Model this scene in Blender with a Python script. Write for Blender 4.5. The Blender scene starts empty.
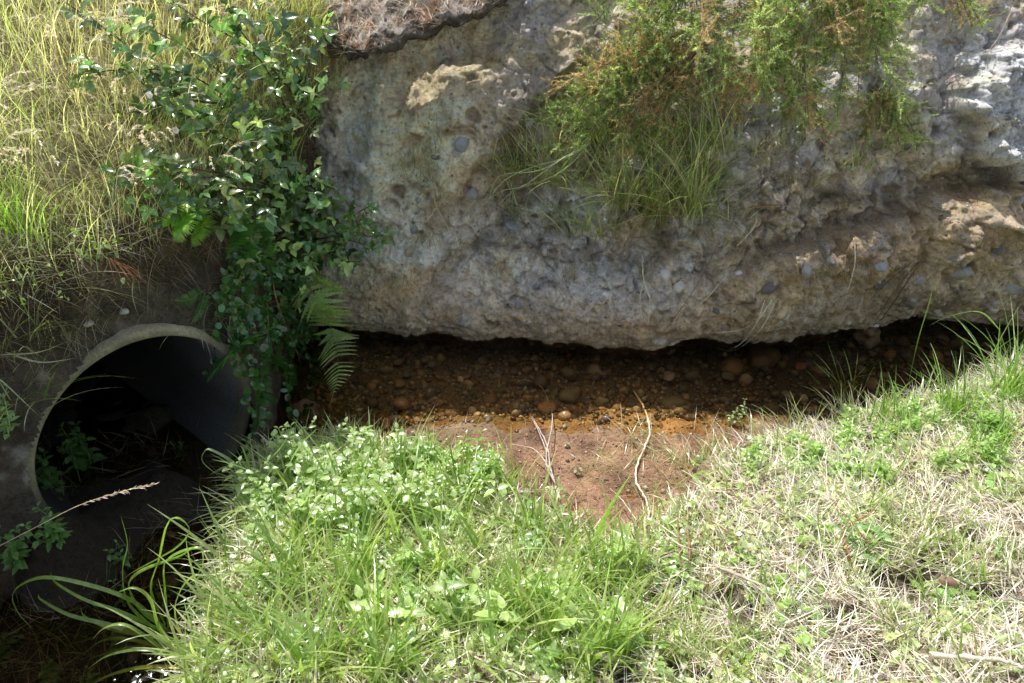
import bpy, math, random
import numpy as np
from mathutils import Vector, Matrix
from mathutils.bvhtree import BVHTree
R = math.radians
rng = np.random.default_rng(7)
random.seed(7)
scene = bpy.context.scene
col = scene.collection

# ------------------------------------------------------------------ camera
CAM = np.array([0.0, 0.0, 2.2]); PITCH = R(35); F = 790.0
fw = np.array([0, math.cos(PITCH), -math.sin(PITCH)]); upv = np.array([0, math.sin(PITCH), math.cos(PITCH)])
def ray(u, v):
    d = fw + np.array([1, 0, 0]) * (u - 512) / F + upv * (341.5 - v) / F
    return d
def project(P):
    D = P - CAM; z = D @ fw; z = np.where(np.abs(z) < 1e-4, 1e-4, z)
    u = 512 + F * D[..., 0] / z; v = 341.5 - F * (D @ upv) / z
    bad = z < 0.2
    return np.where(bad, -9999, u), np.where(bad, -9999, v)
cd = bpy.data.cameras.new('camera'); cam = bpy.data.objects.new('camera', cd); col.objects.link(cam)
cam.location = CAM; cam.rotation_euler = (math.pi / 2 - PITCH, 0, 0)
cd.sensor_width = 36; cd.lens = F / 1024 * 36; cd.clip_start = 0.02; cd.clip_end = 500
scene.camera = cam

# ------------------------------------------------------------------ light
SAZ, SEL = 30, 60          # the sun stands behind the bank, a little to the left
L = np.array([-math.sin(R(SAZ)) * math.cos(R(SEL)), math.cos(R(SAZ)) * math.cos(R(SEL)), math.sin(R(SEL))])
sd = bpy.data.lights.new('sun', 'SUN'); sd.energy = 5.0; sd.angle = R(0.5); sd.color = (1.0, 0.965, 0.915)
so = bpy.data.objects.new('sun', sd); col.objects.link(so)
so.rotation_euler = Vector(L).to_track_quat('Z', 'Y').to_euler()
w = bpy.data.worlds.new('World'); scene.world = w; w.use_nodes = True
nt = w.node_tree; nt.nodes.clear()
sky = nt.nodes.new('ShaderNodeTexSky'); sky.sky_type = 'NISHITA'; sky.sun_disc = False
sky.sun_elevation = R(SEL); sky.sun_rotation = R(-SAZ % 360); sky.air_density = 1.0; sky.dust_density = 2.0
bg = nt.nodes.new('ShaderNodeBackground'); bg.inputs[1].default_value = 0.21
wo = nt.nodes.new('ShaderNodeOutputWorld'); hs = nt.nodes.new('ShaderNodeHueSaturation'); hs.inputs['Saturation'].default_value = .6; nt.links.new(sky.outputs[0], hs.inputs['Color']); nt.links.new(hs.outputs[0], bg.inputs[0]); nt.links.new(bg.outputs[0], wo.inputs[0])
scene.view_settings.view_transform = 'Standard'; scene.view_settings.look = 'None'; scene.view_settings.exposure = 0
scene.render.engine = 'CYCLES'
scene.cycles.max_bounces = 8; scene.cycles.transparent_max_bounces = 12; scene.cycles.diffuse_bounces = 4
try: scene.cycles.use_denoising = True
except Exception: pass

# ------------------------------------------------------------------ noise
def _h(i, j, k, s):
    n = (i.astype(np.uint32) * np.uint32(374761393) + j.astype(np.uint32) * np.uint32(668265263)
         + k.astype(np.uint32) * np.uint32(2246822519) + np.uint32(s * 3266489917 & 0xffffffff))
    n = (n ^ (n >> np.uint32(13))) * np.uint32(1274126177)
    n = n ^ (n >> np.uint32(16)); n = n * np.uint32(2654435761); n = n ^ (n >> np.uint32(15))
    return n.astype(np.float64) / 4294967295.0
def vnoise(P, s=0):
    P = P + 1000.0
    f = np.floor(P); t = P - f; t = t * t * t * (t * (t * 6 - 15) + 10); f = f.astype(np.int64)
    x, y, z = t[:, 0], t[:, 1], t[:, 2]; i, j, k = f[:, 0], f[:, 1], f[:, 2]
    r = 0
    for a in (0, 1):
        for b in (0, 1):
            for c in (0, 1):
                r = r + _h(i + a, j + b, k + c, s) * (x if a else 1 - x) * (y if b else 1 - y) * (z if c else 1 - z)
    return r * 2 - 1
def fbm(P, scale, octv=4, s=0, gain=.5, ridged=False):
    Q = P / scale; a = 1.0; r = 0; tot = 0
    for o in range(octv):
        n = vnoise(Q, s + o * 17)
        if ridged: n = 1 - 2 * np.abs(n)
        r = r + a * n; tot += a; a *= gain; Q = Q * 2.03 + 3.1
    return r / tot
def cells(P, sc, seed=0, jit=.9):
    """nearest jittered cell centre: distance, id hash, offset from the centre, and the gap to the second nearest"""
    Q = P / sc + 1000.0; f = np.floor(Q).astype(np.int64); best = np.full(len(P), 9e9); sec = best.copy(); idh = np.zeros(len(P)); off_ = np.zeros_like(Q)
    for a in (-1, 0, 1):
        for b in (-1, 0, 1):
            for c in (-1, 0, 1):
                i, j, k = f[:, 0] + a, f[:, 1] + b, f[:, 2] + c
                h1, h2, h3 = _h(i, j, k, seed), _h(i, j, k, seed + 1), _h(i, j, k, seed + 2)
                D = Q - np.stack([i + .5 + (h1 - .5) * jit, j + .5 + (h2 - .5) * jit, k + .5 + (h3 - .5) * jit], 1); d2 = (D * D).sum(1)
                m = d2 < best; sec = np.where(m, best, np.minimum(sec, d2)); best = np.where(m, d2, best); idh = np.where(m, _h(i, j, k, seed + 5), idh); off_ = np.where(m[:, None], D, off_)
    return np.sqrt(best), idh, off_, np.sqrt(sec) - np.sqrt(best)
def facets(P, sc, seed):
    d_, h, o, g = cells(P, sc, seed); a, b = h * 6.28, (h * 57.3) % 1.0 * 2 - 1
    return (h - .5) + .9 * (o[:, 0] * np.cos(a) + o[:, 2] * np.sin(a)) * (.4 + .6 * np.abs(b)), g
def ss(a, b, x): t = np.clip((x - a) / (b - a), 0, 1); return t * t * (3 - 2 * t)
def gauss(u, v, cu, cv, ru, rv, rot=0):
    c, s_ = math.cos(R(rot)), math.sin(R(rot)); du, dv = u - cu, v - cv
    a = (du * c + dv * s_) / ru; b = (-du * s_ + dv * c) / rv
    return np.exp(-(a * a + b * b))

# ------------------------------------------------------------------ mesh helpers
def set_mesh(name, V, faces, tint=None, smooth=True):
    """V (n,3); faces (m,k) array or list of such arrays."""
    me = bpy.data.meshes.new(name)
    fl = faces if isinstance(faces, list) else [faces]
    fl = [np.asarray(f, dtype=np.int32) for f in fl if len(f)]
    V = np.asarray(V, dtype=np.float32)
    me.vertices.add(len(V)); me.vertices.foreach_set('co', V.ravel())
    idx = np.concatenate([f.ravel() for f in fl]); sizes = np.concatenate([np.full(len(f), f.shape[1], np.int32) for f in fl])
    me.loops.add(len(idx)); me.loops.foreach_set('vertex_index', idx)
    me.polygons.add(len(sizes)); st = np.concatenate([[0], np.cumsum(sizes)[:-1]]).astype(np.int32)
    me.polygons.foreach_set('loop_start', st)
    me.polygons.foreach_set('use_smooth', np.full(len(sizes), smooth, dtype=bool))
    if tint is not None:
        t = np.ones((len(V), 4), np.float32); t[:, :3] = tint
        at = me.color_attributes.new('tint', 'FLOAT_COLOR', 'POINT'); at.data.foreach_set('color', t.ravel())
    me.update(calc_edges=True); me.validate()
    return me
def link(name, me, mat=None, parent=None, label=None, cat=None, group=None, kind=None):
    o = bpy.data.objects.new(name, me); col.objects.link(o)
    if mat is not None and me is not None and not me.materials: me.materials.append(mat)
    if parent is not None: o.parent = parent
    if label: o['label'] = label
    if cat: o['category'] = cat
    if group: o['group'] = group
    if kind: o['kind'] = kind
    return o
def gridf(nu, nv):
    i, j = np.meshgrid(np.arange(nu - 1), np.arange(nv - 1), indexing='ij')
    a = (i * nv + j).ravel(); return np.stack([a, a + nv, a + nv + 1, a + 1], 1)
class Geo:
    """gathers pieces into one mesh"""
    def __init__(s): s.V = []; s.F = {}; s.T = []; s.n = 0
    def add(s, V, Fs, tint):
        V = np.asarray(V, float).reshape(-1, 3)
        for f in (Fs if isinstance(Fs, list) else [Fs]):
            f = np.asarray(f)
            if len(f): s.F.setdefault(f.shape[1], []).append(f + s.n)
        t = np.asarray(tint, float)
        s.T.append(np.broadcast_to(t, V.shape) if t.ndim == 1 else t); s.V.append(V); s.n += len(V)
    def mesh(s, name, origin=None):
        V = np.concatenate(s.V)
        if origin is not None: V = V - np.asarray(origin)
        return set_mesh(name, V, [np.concatenate(f) for f in s.F.values()], np.concatenate(s.T))

# ------------------------------------------------------------------ materials
def new_mat(name):
    m = bpy.data.materials.new(name); m.use_nodes = True; n = m.node_tree; n.nodes.clear(); return m, n
def nd(n, t, **kw):
    x = n.nodes.new(t)
    for k, v in kw.items():
        if k in ('op',): x.operation = v
        elif k.startswith('i_'): x.inputs[int(k[2:])].default_value = v
        else: setattr(x, k, v)
    return x
def noise_node(n, scale, detail=6, rough=.6, coord=None):
    t = nd(n, 'ShaderNodeTexNoise'); t.inputs['Scale'].default_value = scale; t.inputs['Detail'].default_value = detail
    t.inputs['Roughness'].default_value = rough
    if coord: n.links.new(coord, t.inputs['Vector'])
    return t
def ramp(n, src, stops):
    r = nd(n, 'ShaderNodeValToRGB'); e = r.color_ramp.elements
    while len(e) < len(stops): e.new(0.5)
    for x, (p, c) in zip(e, stops): x.position = p; x.color = (*c, 1) if len(c) == 3 else c
    n.links.new(src, r.inputs[0]); return r
def mixc(n, a, b, fac, mode='MIX'):
    m = nd(n, 'ShaderNodeMix', data_type='RGBA', blend_type=mode)
    for s, x in ((6, a), (7, b)):
        if isinstance(x, tuple): m.inputs[s].default_value = (*x, 1)
        else: n.links.new(x, m.inputs[s])
    if isinstance(fac, (int, float)): m.inputs[0].default_value = fac
    else: n.links.new(fac, m.inputs[0])
    return m.outputs[2]
def leaf_mat(name, rough=.5, trans=.4, spec=.4, gain=1.0, tmul=(1.0, 1.08, .55)):
    m, n = new_mat(name)
    at = nd(n, 'ShaderNodeAttribute', attribute_name='tint')
    tc = nd(n, 'ShaderNodeTexCoord'); no = noise_node(n, 60, 3, .6, tc.outputs['Object'])
    r = ramp(n, no.outputs[0], [(.3, (.8, .8, .8)), (.7, (1.42, 1.4, 1.38))])
    c = mixc(n, at.outputs[0], r.outputs[0], 1.0, 'MULTIPLY')
    p = nd(n, 'ShaderNodeBsdfPrincipled'); n.links.new(c, p.inputs['Base Color'])
    p.inputs['Roughness'].default_value = rough; p.inputs['Specular IOR Level'].default_value = spec
    tr = nd(n, 'ShaderNodeBsdfTranslucent')
    c2 = mixc(n, c, tmul, 1.0, 'MULTIPLY'); sc = nd(n, 'ShaderNodeVectorMath', operation='SCALE'); sc.inputs[3].default_value = 1.85 * gain
    n.links.new(c2, sc.inputs[0]); n.links.new(sc.outputs[0], tr.inputs[0])
    mx = nd(n, 'ShaderNodeMixShader'); mx.inputs[0].default_value = trans
    n.links.new(p.outputs[0], mx.inputs[1]); n.links.new(tr.outputs[0], mx.inputs[2])
    o = nd(n, 'ShaderNodeOutputMaterial'); n.links.new(mx.outputs[0], o.inputs[0]); return m
def earth_mat(name, kind):
    m, n = new_mat(name); tc = nd(n, 'ShaderNodeTexCoord'); O = tc.outputs['Object']
    at = nd(n, 'ShaderNodeAttribute', attribute_name='tint')
    n1 = noise_node(n, 9, 8, .65, O); n2 = noise_node(n, 70, 6, .7, O); n3 = noise_node(n, 350, 3, .7, O)
    r1 = ramp(n, n1.outputs[0], [(.3, (.62, .6, .58)), (.5, (1, 1, 1)), (.7, (1.3, 1.28, 1.22))])
    r2 = ramp(n, n2.outputs[0], [(.3, (.5, .48, .46)), (.48, (1, 1, 1)), (.7, (1.35, 1.35, 1.35))])
    r3 = ramp(n, n3.outputs[0], [(.32, (.6, .6, .6)), (.6, (1.2, 1.2, 1.2))])
    c = mixc(n, at.outputs[0], r1.outputs[0], 1.0, 'MULTIPLY'); c = mixc(n, c, r2.outputs[0], .85, 'MULTIPLY'); c = mixc(n, c, r3.outputs[0], .7, 'MULTIPLY')
    vo = nd(n, 'ShaderNodeTexVoronoi'); vo.inputs['Scale'].default_value = 55 if kind == 'cliff' else 70; 
    nw = noise_node(n, 20, 2, .5, O); dv = nd(n, 'ShaderNodeVectorMath', operation='MULTIPLY_ADD'); dv.inputs[1].default_value = (.03, .03, .03)
    n.links.new(nw.outputs['Color'], dv.inputs[0]); n.links.new(O, dv.inputs[2]); n.links.new(dv.outputs[0], vo.inputs['Vector'])
    # scattered grit: only a few cells stand out as pebbles
    sepc = nd(n, 'ShaderNodeSeparateColor'); n.links.new(vo.outputs['Color'], sepc.inputs[0])
    pick = nd(n, 'ShaderNodeMath', op='GREATER_THAN'); n.links.new(sepc.outputs[0], pick.inputs[0]); pick.inputs[1].default_value = .82 if kind == 'cliff' else .6
    rad = ramp(n, vo.outputs['Distance'], [(.28, (1, 1, 1)), (.42, (0, 0, 0))])
    pk = nd(n, 'ShaderNodeMath', op='MULTIPLY'); n.links.new(pick.outputs[0], pk.inputs[0]); n.links.new(rad.outputs[0], pk.inputs[1])
    pc = ramp(n, sepc.outputs[1], [(.0, (.2, .2, .21)), (.35, (.34, .33, .31)), (.6, (.25, .2, .14)), (1, (.5, .49, .46))] if kind != 'silt' else [(0, (.2, .1, .05)), (1, (.4, .25, .14))])
    f = nd(n, 'ShaderNodeMath', op='MULTIPLY'); n.links.new(pk.outputs[0], f.inputs[0]); f.inputs[1].default_value = .35 if kind == 'cliff' else .06
    c = mixc(n, c, pc.outputs[0], f.outputs[0])
    p = nd(n, 'ShaderNodeBsdfPrincipled'); n.links.new(c, p.inputs['Base Color']); p.inputs['Roughness'].default_value = .9 if kind != 'bed' else .6
    p.inputs['Specular IOR Level'].default_value = .2
    h = nd(n, 'ShaderNodeMath', op='MULTIPLY_ADD'); n.links.new(n2.outputs[0], h.inputs[0]); h.inputs[1].default_value = 1.0; n.links.new(pk.outputs[0], h.inputs[2])
    h2 = nd(n, 'ShaderNodeMath', op='MULTIPLY_ADD'); n.links.new(n3.outputs[0], h2.inputs[0]); h2.inputs[1].default_value = .5; n.links.new(h.outputs[0], h2.inputs[2])
    b = nd(n, 'ShaderNodeBump'); b.inputs['Strength'].default_value = 1.0; b.inputs['Distance'].default_value = .010
    n.links.new(h2.outputs[0], b.inputs['Height']); n.links.new(b.outputs[0], p.inputs['Normal'])
    o = nd(n, 'ShaderNodeOutputMaterial'); n.links.new(p.outputs[0], o.inputs[0]); return m
def stone_mat(name, rough=.7):
    m, n = new_mat(name); tc = nd(n, 'ShaderNodeTexCoord'); O = tc.outputs['Object']
    at = nd(n, 'ShaderNodeAttribute', attribute_name='tint'); oi = nd(n, 'ShaderNodeObjectInfo')
    n2 = noise_node(n, 90, 6, .7, O); r2 = ramp(n, n2.outputs[0], [(.3, (.55, .54, .52)), (.5, (1, 1, 1)), (.72, (1.35, 1.35, 1.33))])
    c = mixc(n, at.outputs[0], r2.outputs[0], 1.0, 'MULTIPLY')
    p = nd(n, 'ShaderNodeBsdfPrincipled'); n.links.new(c, p.inputs['Base Color']); p.inputs['Roughness'].default_value = rough
    b = nd(n, 'ShaderNodeBump'); b.inputs['Strength'].default_value = .5; b.inputs['Distance'].default_value = .004
    n.links.new(n2.outputs[0], b.inputs['Height']); n.links.new(b.outputs[0], p.inputs['Normal'])
    o = nd(n, 'ShaderNodeOutputMaterial'); n.links.new(p.outputs[0], o.inputs[0]); return m
M = dict(cliff=earth_mat('cliff_earth', 'cliff'), soil=earth_mat('soil', 'soil'), bed=earth_mat('silt', 'silt'),
         stone=stone_mat('stone'), wet=stone_mat('wet_stone', .22), concrete=stone_mat('concrete', .85),
         leaf=leaf_mat('leaf', .30, .36, 1.0), gloss=leaf_mat('glossy_leaf', .20, .28, 1.0), grass=leaf_mat('grass', .30, .38, 1.0), straw=leaf_mat('straw', .45, .22, .6, 1.0, (1, .95, .8)),
         needle=leaf_mat('needle', .4, .45, .5), bark=leaf_mat('bark', .8, .0, .2), petal=leaf_mat('petal', .6, .35, .2, 1.0, (1, 1, 1)))

# ------------------------------------------------------------------ terrain: near bank and stream bed
def axis(*segs):
    out = []
    for a, b, st in segs: out.append(np.arange(a, b, st))
    out.append([segs[-1][1]]); return np.concatenate(out)
EX = [-3, -.9, -.62, -.47, -.3, -.1, .06, .2, .3, .42, .6, .75, .9, 1.2, 1.6, 2.25, 3.2, 8, 60]
EY = [2.3, 2.36, 2.40, 2.38, 2.30, 2.27, 2.16, 2.05, 1.98, 2.03, 2.16, 2.30, 2.38, 2.47, 2.58, 2.83, 3.1, 3.5, 3.5]
def ye(x): return np.interp(x, EX, EY)
def bare(x, y):
    P = np.stack([x, y, x * 0], 1); b_ = ss(.26, .42, fbm(P, .15, 3, 205)) * ss(-.1, .2, x + .3 * (1.9 - y))
    return np.clip(b_ + gauss(x, y, .53, 1.5, .035, .13) * 1.4 + gauss(x, y, .66, 1.42, .09, .04) * 1.2 + gauss(x, y, 1.08, 1.52, .12, .05), 0, 1)
def ground_h(x, y, detail=True):
    P = np.stack([x, y, x * 0], 1)
    wob = fbm(P, .22, 5, 5, .6) * .2 if detail else 0
    d = ye(x) - y + wob
    left = ss(-1.02, -.78, x + fbm(P, .3, 3, 9) * .10 + (0 if not detail else fbm(P, .06, 2, 19) * .03))
    land = .012 + .075 * ss(-.02, .3, d) + .26 * np.clip(d, 0, 6) ** .95
    land = np.minimum(land, .62 + .02 * d)
    bed = -.11 - .05 * ss(0, .3, -d) + fbm(P, .3, 3, 2) * .03
    # silt bar, hardly deeper than the water surface
    bar = gauss(x, y, .35, 2.48, .62, .30) + gauss(x, y, -.2, 2.46, .3, .16) + gauss(x, y, .3, 2.1, .5, .3) + .9 * gauss(x, y, 1.0, 2.56, .5, .13)
    barc = np.clip(bar * 1.3, 0, 1); bed = bed * (1 - barc) + (-.004 - .045 * ss(2.42, 2.72, y) + fbm(P, .15, 4, 12) * .022 + fbm(P, .05, 3, 13, .6, True) * .007) * barc
    rif = gauss(x, y, -.62, 2.85, .3, .45); bed = bed + .06 * rif
    t = ss(-.05, .05, d); z = bed * (1 - t) + land * t
    pit = -.20 + fbm(P, .3, 4, 3) * .08 - .08 * ss(1.9, 1.2, y) + .24 * ss(1.7, 2.2, y) + .42 * gauss(x, y, -1.52, 1.76, .17, .2) - .24 * np.exp(-((x + 1.16 - .12 * np.sin(y * 7)) / .07) ** 2) * ss(1.0, 1.3, y)
    # bed is continuous with the pit
    bedy = ss(2.35, 2.15, y)
    low = bed * (1 - bedy) + pit * bedy if True else bed
    z = low * (1 - left) + z * left
    z = np.where(y > 2.46, bed * (1 - t) + np.where(x < -.8, bed, land) * t, z)
    if detail:
        z = z + fbm(P, .12, 4, 4) * .02 * (.35 + .65 * t) + fbm(P, .03, 3, 6) * .006
    inp = ss(-1.28, -1.45, x) * ss(2.1, 2.35, y); z = z * (1 - inp) + (.0 + fbm(P, .22, 4, 207) * .10) * inp
    if detail: z = z - .05 * bare(x, y) * t
    far = ss(3, 12, np.hypot(x, y - 2)); z = z + far * fbm(P, 4, 3, 8) * .3
    return z
gx = axis((-60, -12, 4), (-12, -3, .5), (-3, -1.9, .06), (-1.9, 3.0, .0125), (3.0, 4.2, .06), (4.2, 12, .5), (12, 60.1, 4))
gy = axis((-60, -12, 4), (-12, -2, .5), (-2, .7, .06), (.7, 3.4, .0125), (3.4, 4, .1), (4, 12, .8), (12, 61, 4))
X, Y = np.meshgrid(gx, gy, indexing='ij'); x, y = X.ravel(), Y.ravel()
z = ground_h(x, y)
z = np.where(y > 4.2, np.minimum(z, -.3), z)
GV = np.stack([x, y, z], 1); GF = gridf(len(gx), len(gy))
d = ye(x) - y; P2 = np.stack([x, y, x * 0], 1)
t = ss(-.05, .12, d + fbm(P2, .15, 3, 21) * .08)[:, None]
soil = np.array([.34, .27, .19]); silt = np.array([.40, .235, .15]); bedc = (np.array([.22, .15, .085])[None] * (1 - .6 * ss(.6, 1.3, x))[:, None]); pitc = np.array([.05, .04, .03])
barm = np.clip(gauss(x, y, .35, 2.42, .55, .33) * 1.4 + gauss(x, y, .2, 2.05, .3, .3) * 1.5 + gauss(x, y, 1.0, 2.56, .6, .17), 0, 1)[:, None]
silt2 = silt * (1 - .0) + (np.array([.55, .40, .24]) - silt) * (ss(2.45, 2.62, y + fbm(P2, .1, 3, 33) * .1)[:, None])
GT = (bedc * (1 - barm) + silt2 * barm)
sv = fbm(P2, .14, 4, 34); GT = GT * (1 + .45 * sv * barm[:, 0])[:, None]; wet = ss(.1, .4, fbm(P2, .25, 3, 35)) * barm[:, 0]; GT = GT * (1 - .45 * wet)[:, None]
reds = np.clip(gauss(x, y, .3, 2.1, .7, .4), 0, 1)[:, None]
GT = GT * (1 - t) + (soil * (1 - .7 * reds) + silt * .7 * reds) * t
GT = GT * (1 - .62 * bare(x, y)[:, None] * t)
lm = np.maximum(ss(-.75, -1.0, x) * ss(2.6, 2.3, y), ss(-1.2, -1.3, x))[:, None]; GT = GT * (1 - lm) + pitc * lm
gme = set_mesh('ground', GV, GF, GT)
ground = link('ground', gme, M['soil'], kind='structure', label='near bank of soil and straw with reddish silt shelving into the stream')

# ------------------------------------------------------------------ terrain: the cliff
def pix_on_z(u, v, z=0):
    d_ = ray(u, v); tt = (z - 2.2) / d_[2]; return CAM + d_ * tt
YCU = [(345, 326), (420, 332), (470, 331), (540, 333), (600, 341), (650, 344), (700, 339), (760, 337), (800, 333), (860, 322), (930, 318), (1024, 320)]
pts = [pix_on_z(u, v, .03) for u, v in YCU]
cxs = [-40, -6, -2.2] + [p[0] for p in pts] + [4, 10, 60]; cys = [3.6, 3.6, 3.4] + [p[1] for p in pts] + [3.5, 3.9, 6]
PROF = np.array([(.40, -.45), (.18, -.2), (.06, -.04), (.0, .02), (-.02, .09), (0, .22), (.12, .5), (.33, .9), (.56, 1.3), (.83, 1.75), (1.0, 2.0), (1.4, 2.12), (2.5, 2.3), (8, 3), (60, 6)])
pl = np.concatenate([[0], np.cumsum(np.hypot(*np.diff(PROF, axis=0).T))])
cx = axis((-3, -1.6, .08), (-1.6, 3.1, .0058), (3.1, 5, .06), (5, 14, .5), (14, 60, 4)); ct = axis((0, .3, .02), (.3, 2.2, .0062), (2.2, 3, .03), (3, 5, .2), (5, pl[-1], 4))
XX, TT = np.meshgrid(cx, ct, indexing='ij'); x, tt = XX.ravel(), TT.ravel()
# smooth the profile a little
def prof(t_): 
    o = sum(np.interp(t_ + k, pl, PROF[:, 0]) for k in (-.06, -.03, 0, .03, .06)) / 5; zz = sum(np.interp(t_ + k, pl, PROF[:, 1]) for k in (-.06, -.03, 0, .03, .06)) / 5
    return o, zz
o_, z_ = prof(tt)
yc = sum(np.interp(x + k, cxs, cys) for k in (-.06, 0, .06)) / 3
lipm = ss(.45, .1, z_) ; yc_s = sum(np.interp(x + k, cxs, cys) for k in np.linspace(-.5, .5, 9)) / 9
B = np.stack([x, yc * lipm + yc_s * (1 - lipm) + o_, z_], 1)
o2, z2 = prof(tt + .02); N2 = np.stack([x * 0, -(z2 - z_), (o2 - o_)], 1); N2 /= np.linalg.norm(N2, axis=1)[:, None] + 1e-9
u, v = project(B)
seen = (u > -300) & (u < 1400) & (v > -400) & (v < 700)
fade = ss(.06, .35, z_ + .0)
Dp = fbm(B, .55, 3, 40) * .11 + fbm(B, .2, 4, 41, .55) * .075
Dp = Dp * (.6 + .4 * fade)
rg = fbm(B, .16, 4, 45, .55, True)
rough = .85 * np.clip(.3 + .9 * gauss(u, v, 620, 180, 190, 110) + .8 * gauss(u, v, 860, 230, 200, 70) + .8 * gauss(u, v, 1000, 120, 60, 70) - .5 * gauss(u, v, 430, 140, 80, 90), .12, 1.3)
Dp += rough * (rg * .04 + fbm(B, .06, 4, 46, .6) * .035)
Dp += fbm(B, .022, 3, 47, .6) * .007
Wp = B + np.stack([fbm(B, .1, 2, 141), fbm(B, .1, 2, 142), fbm(B, .1, 2, 143)], 1) * .05
def billow(P, sc, k): return np.abs(vnoise(P / sc, k)) + .5 * np.abs(vnoise(P / sc * 2.1, k + 1)) + .25 * np.abs(vnoise(P / sc * 4.3, k + 2))
Sk = Wp @ np.array([[.9, 0, .43], [0, 1, 0], [-.43, 0, .9]]) * np.array([.55, 1, 1.3])
Dp += fade * (billow(Wp, .13, 150) - .5) * .045 * (.4 + .6 * rough) + (billow(Wp, .045, 160) - .5) * .02 * (.3 + .7 * rough)
fa, fg = facets(Wp, .13, 300); fb_, fg2 = facets(Wp, .05, 310)
Dp += fade * fa * .045 * (.25 + .6 * rough) + fb_ * .011 * (.2 + .7 * rough) - .010 * ss(.10, .0, fg) * rough
# tightly packed stones, some fallen out and leaving sockets
cd_, ch, co_, cg = cells(Wp, .034, 320); big_d, bh, _, _ = cells(Wp + 5, .085, 330)
cong = np.clip(.25 + gauss(u, v, 900, 280, 230, 45) + .6 * gauss(u, v, 470, 250, 130, 60) + .6 * gauss(u, v, 720, 240, 120, 60) - .3 * gauss(u, v, 430, 130, 70, 70), .05, 1)
stn = (ch < .38 * cong + .05); sock = (ch > .97); prf = np.sqrt(np.clip(1 - (cd_ / .46) ** 2, 0, 1))
bst = bh < .10 * cong + .02; bprf = np.sqrt(np.clip(1 - (big_d / .38) ** 2, 0, 1)); bsock = (bh > .975)
Dp += stn * prf * .010 - sock * ss(.45, .2, cd_) * .012 + bst * bprf * .022 - bsock * ss(.4, .15, big_d) * .02
# a band of rock that steps forward below a slanting crevice, and the sharp edge of the sandy face
line = v - (172 + (1024 - u) * .34) + fbm(B, .1, 3, 340) * 16; rs = ss(690, 800, u)
Dp += rs * ss(-5, 7, line) * .13 * ss(110, 40, line) - rs * np.exp(-((line + 11) / 10) ** 2) * .08
sl_ = u - (578 - (v - 60) * .95) + fbm(B, .08, 3, 341) * 16; sv_ = ss(40, 80, v) * ss(245, 205, v)
Dp += ss(7, -7, sl_) * ss(-150, -90, sl_) * .07 * sv_
ledges = fbm(Sk, .22, 3, 170, .5, True); Dp += fade * rough * ss(.15, .75, ledges) * .05
pits = fbm(Sk, .07, 3, 48); Dp -= np.clip(pits - .4, 0, 1) * .07 * (z_ > .0)
# upper-left soil crust that juts out over the sandy face
lx = 345 + (0) ; edge = 62 - (u - 345) * .37 + fbm(B, .08, 3, 50) * 22 + 8 * np.sin(u / 19)
crust = ss(6, -5, v - edge) * ss(330, 352, u) * ss(540, 490, u)
Dp += crust * .03
Dp -= gauss(u, v, 430, 62, 90, 14, -20) * .05 * (1 - crust)
# sandy bulge, crease beneath it, left edge
Dp += gauss(u, v, 430, 150, 60, 80, 15) * .09 - gauss(u, v, 505, 160, 30, 90, 8) * .05
crease = gauss(u, v, 455, 262, 90, 9, -38); Dp -= crease * .06
Dp -= gauss(u, v, 640, 262, 90, 25, 10) * .05 ; Dp += gauss(u, v, 400, 250, 50, 40) * .05
Dp += gauss(u, v, 640, 305, 130, 26) * .05
Dp += gauss(u, v, 378, 135, 14, 62, 6) * .11 + gauss(u, v, 742, 165, 34, 20, 45) * .08 + gauss(u, v, 728, 135, 20, 20) * .06
Dp -= gauss(u, v, 520, 150, 18, 80, 12) * .05
# the right-hand lump with its hollow and the tilted band below it
lump = ss(1.15, .8, np.sqrt(((u - 1010) / 58) ** 2 + ((v - 108) / 62) ** 2) + fbm(B, .09, 3, 52) * .3)
lump = np.maximum(lump, ss(12, -6, -(v - 20) + np.clip(0, 1, 0) + 0 * u) * 0)
Dp += lump * (.20 + .05 * fbm(B, .05, 4, 53, .6, True) + .03 * fbm(B, .02, 3, 54))
Dp -= gauss(u, v, 940, 175, 60, 22, 15) * .08
Dp += gauss(u, v, 960, 235, 110, 26, -22) * .05 - gauss(u, v, 900, 285, 120, 10, -8) * .03
Dp = np.where(seen, Dp, fbm(B, .55, 3, 40) * .07)
Dp = np.where(tt < .3, Dp * .3, Dp)
Dir = N2 * .45 + np.array([0, -.85, .1]) * .55
CV = B + Dir * Dp[:, None]
CF = gridf(len(cx), len(ct))
_pc = np.array([-1.315, 2.15, .285]); _ax = np.array([-.77, .64, 0.0]) / np.hypot(.77, .64); _r = CV - _pc; _a = _r @ _ax; _in = (np.linalg.norm(_r - _a[:, None] * _ax, axis=1) < .42) & (_a > 0) & (_a < 5.2); CF = CF[~_in[CF].any(1)]
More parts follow.
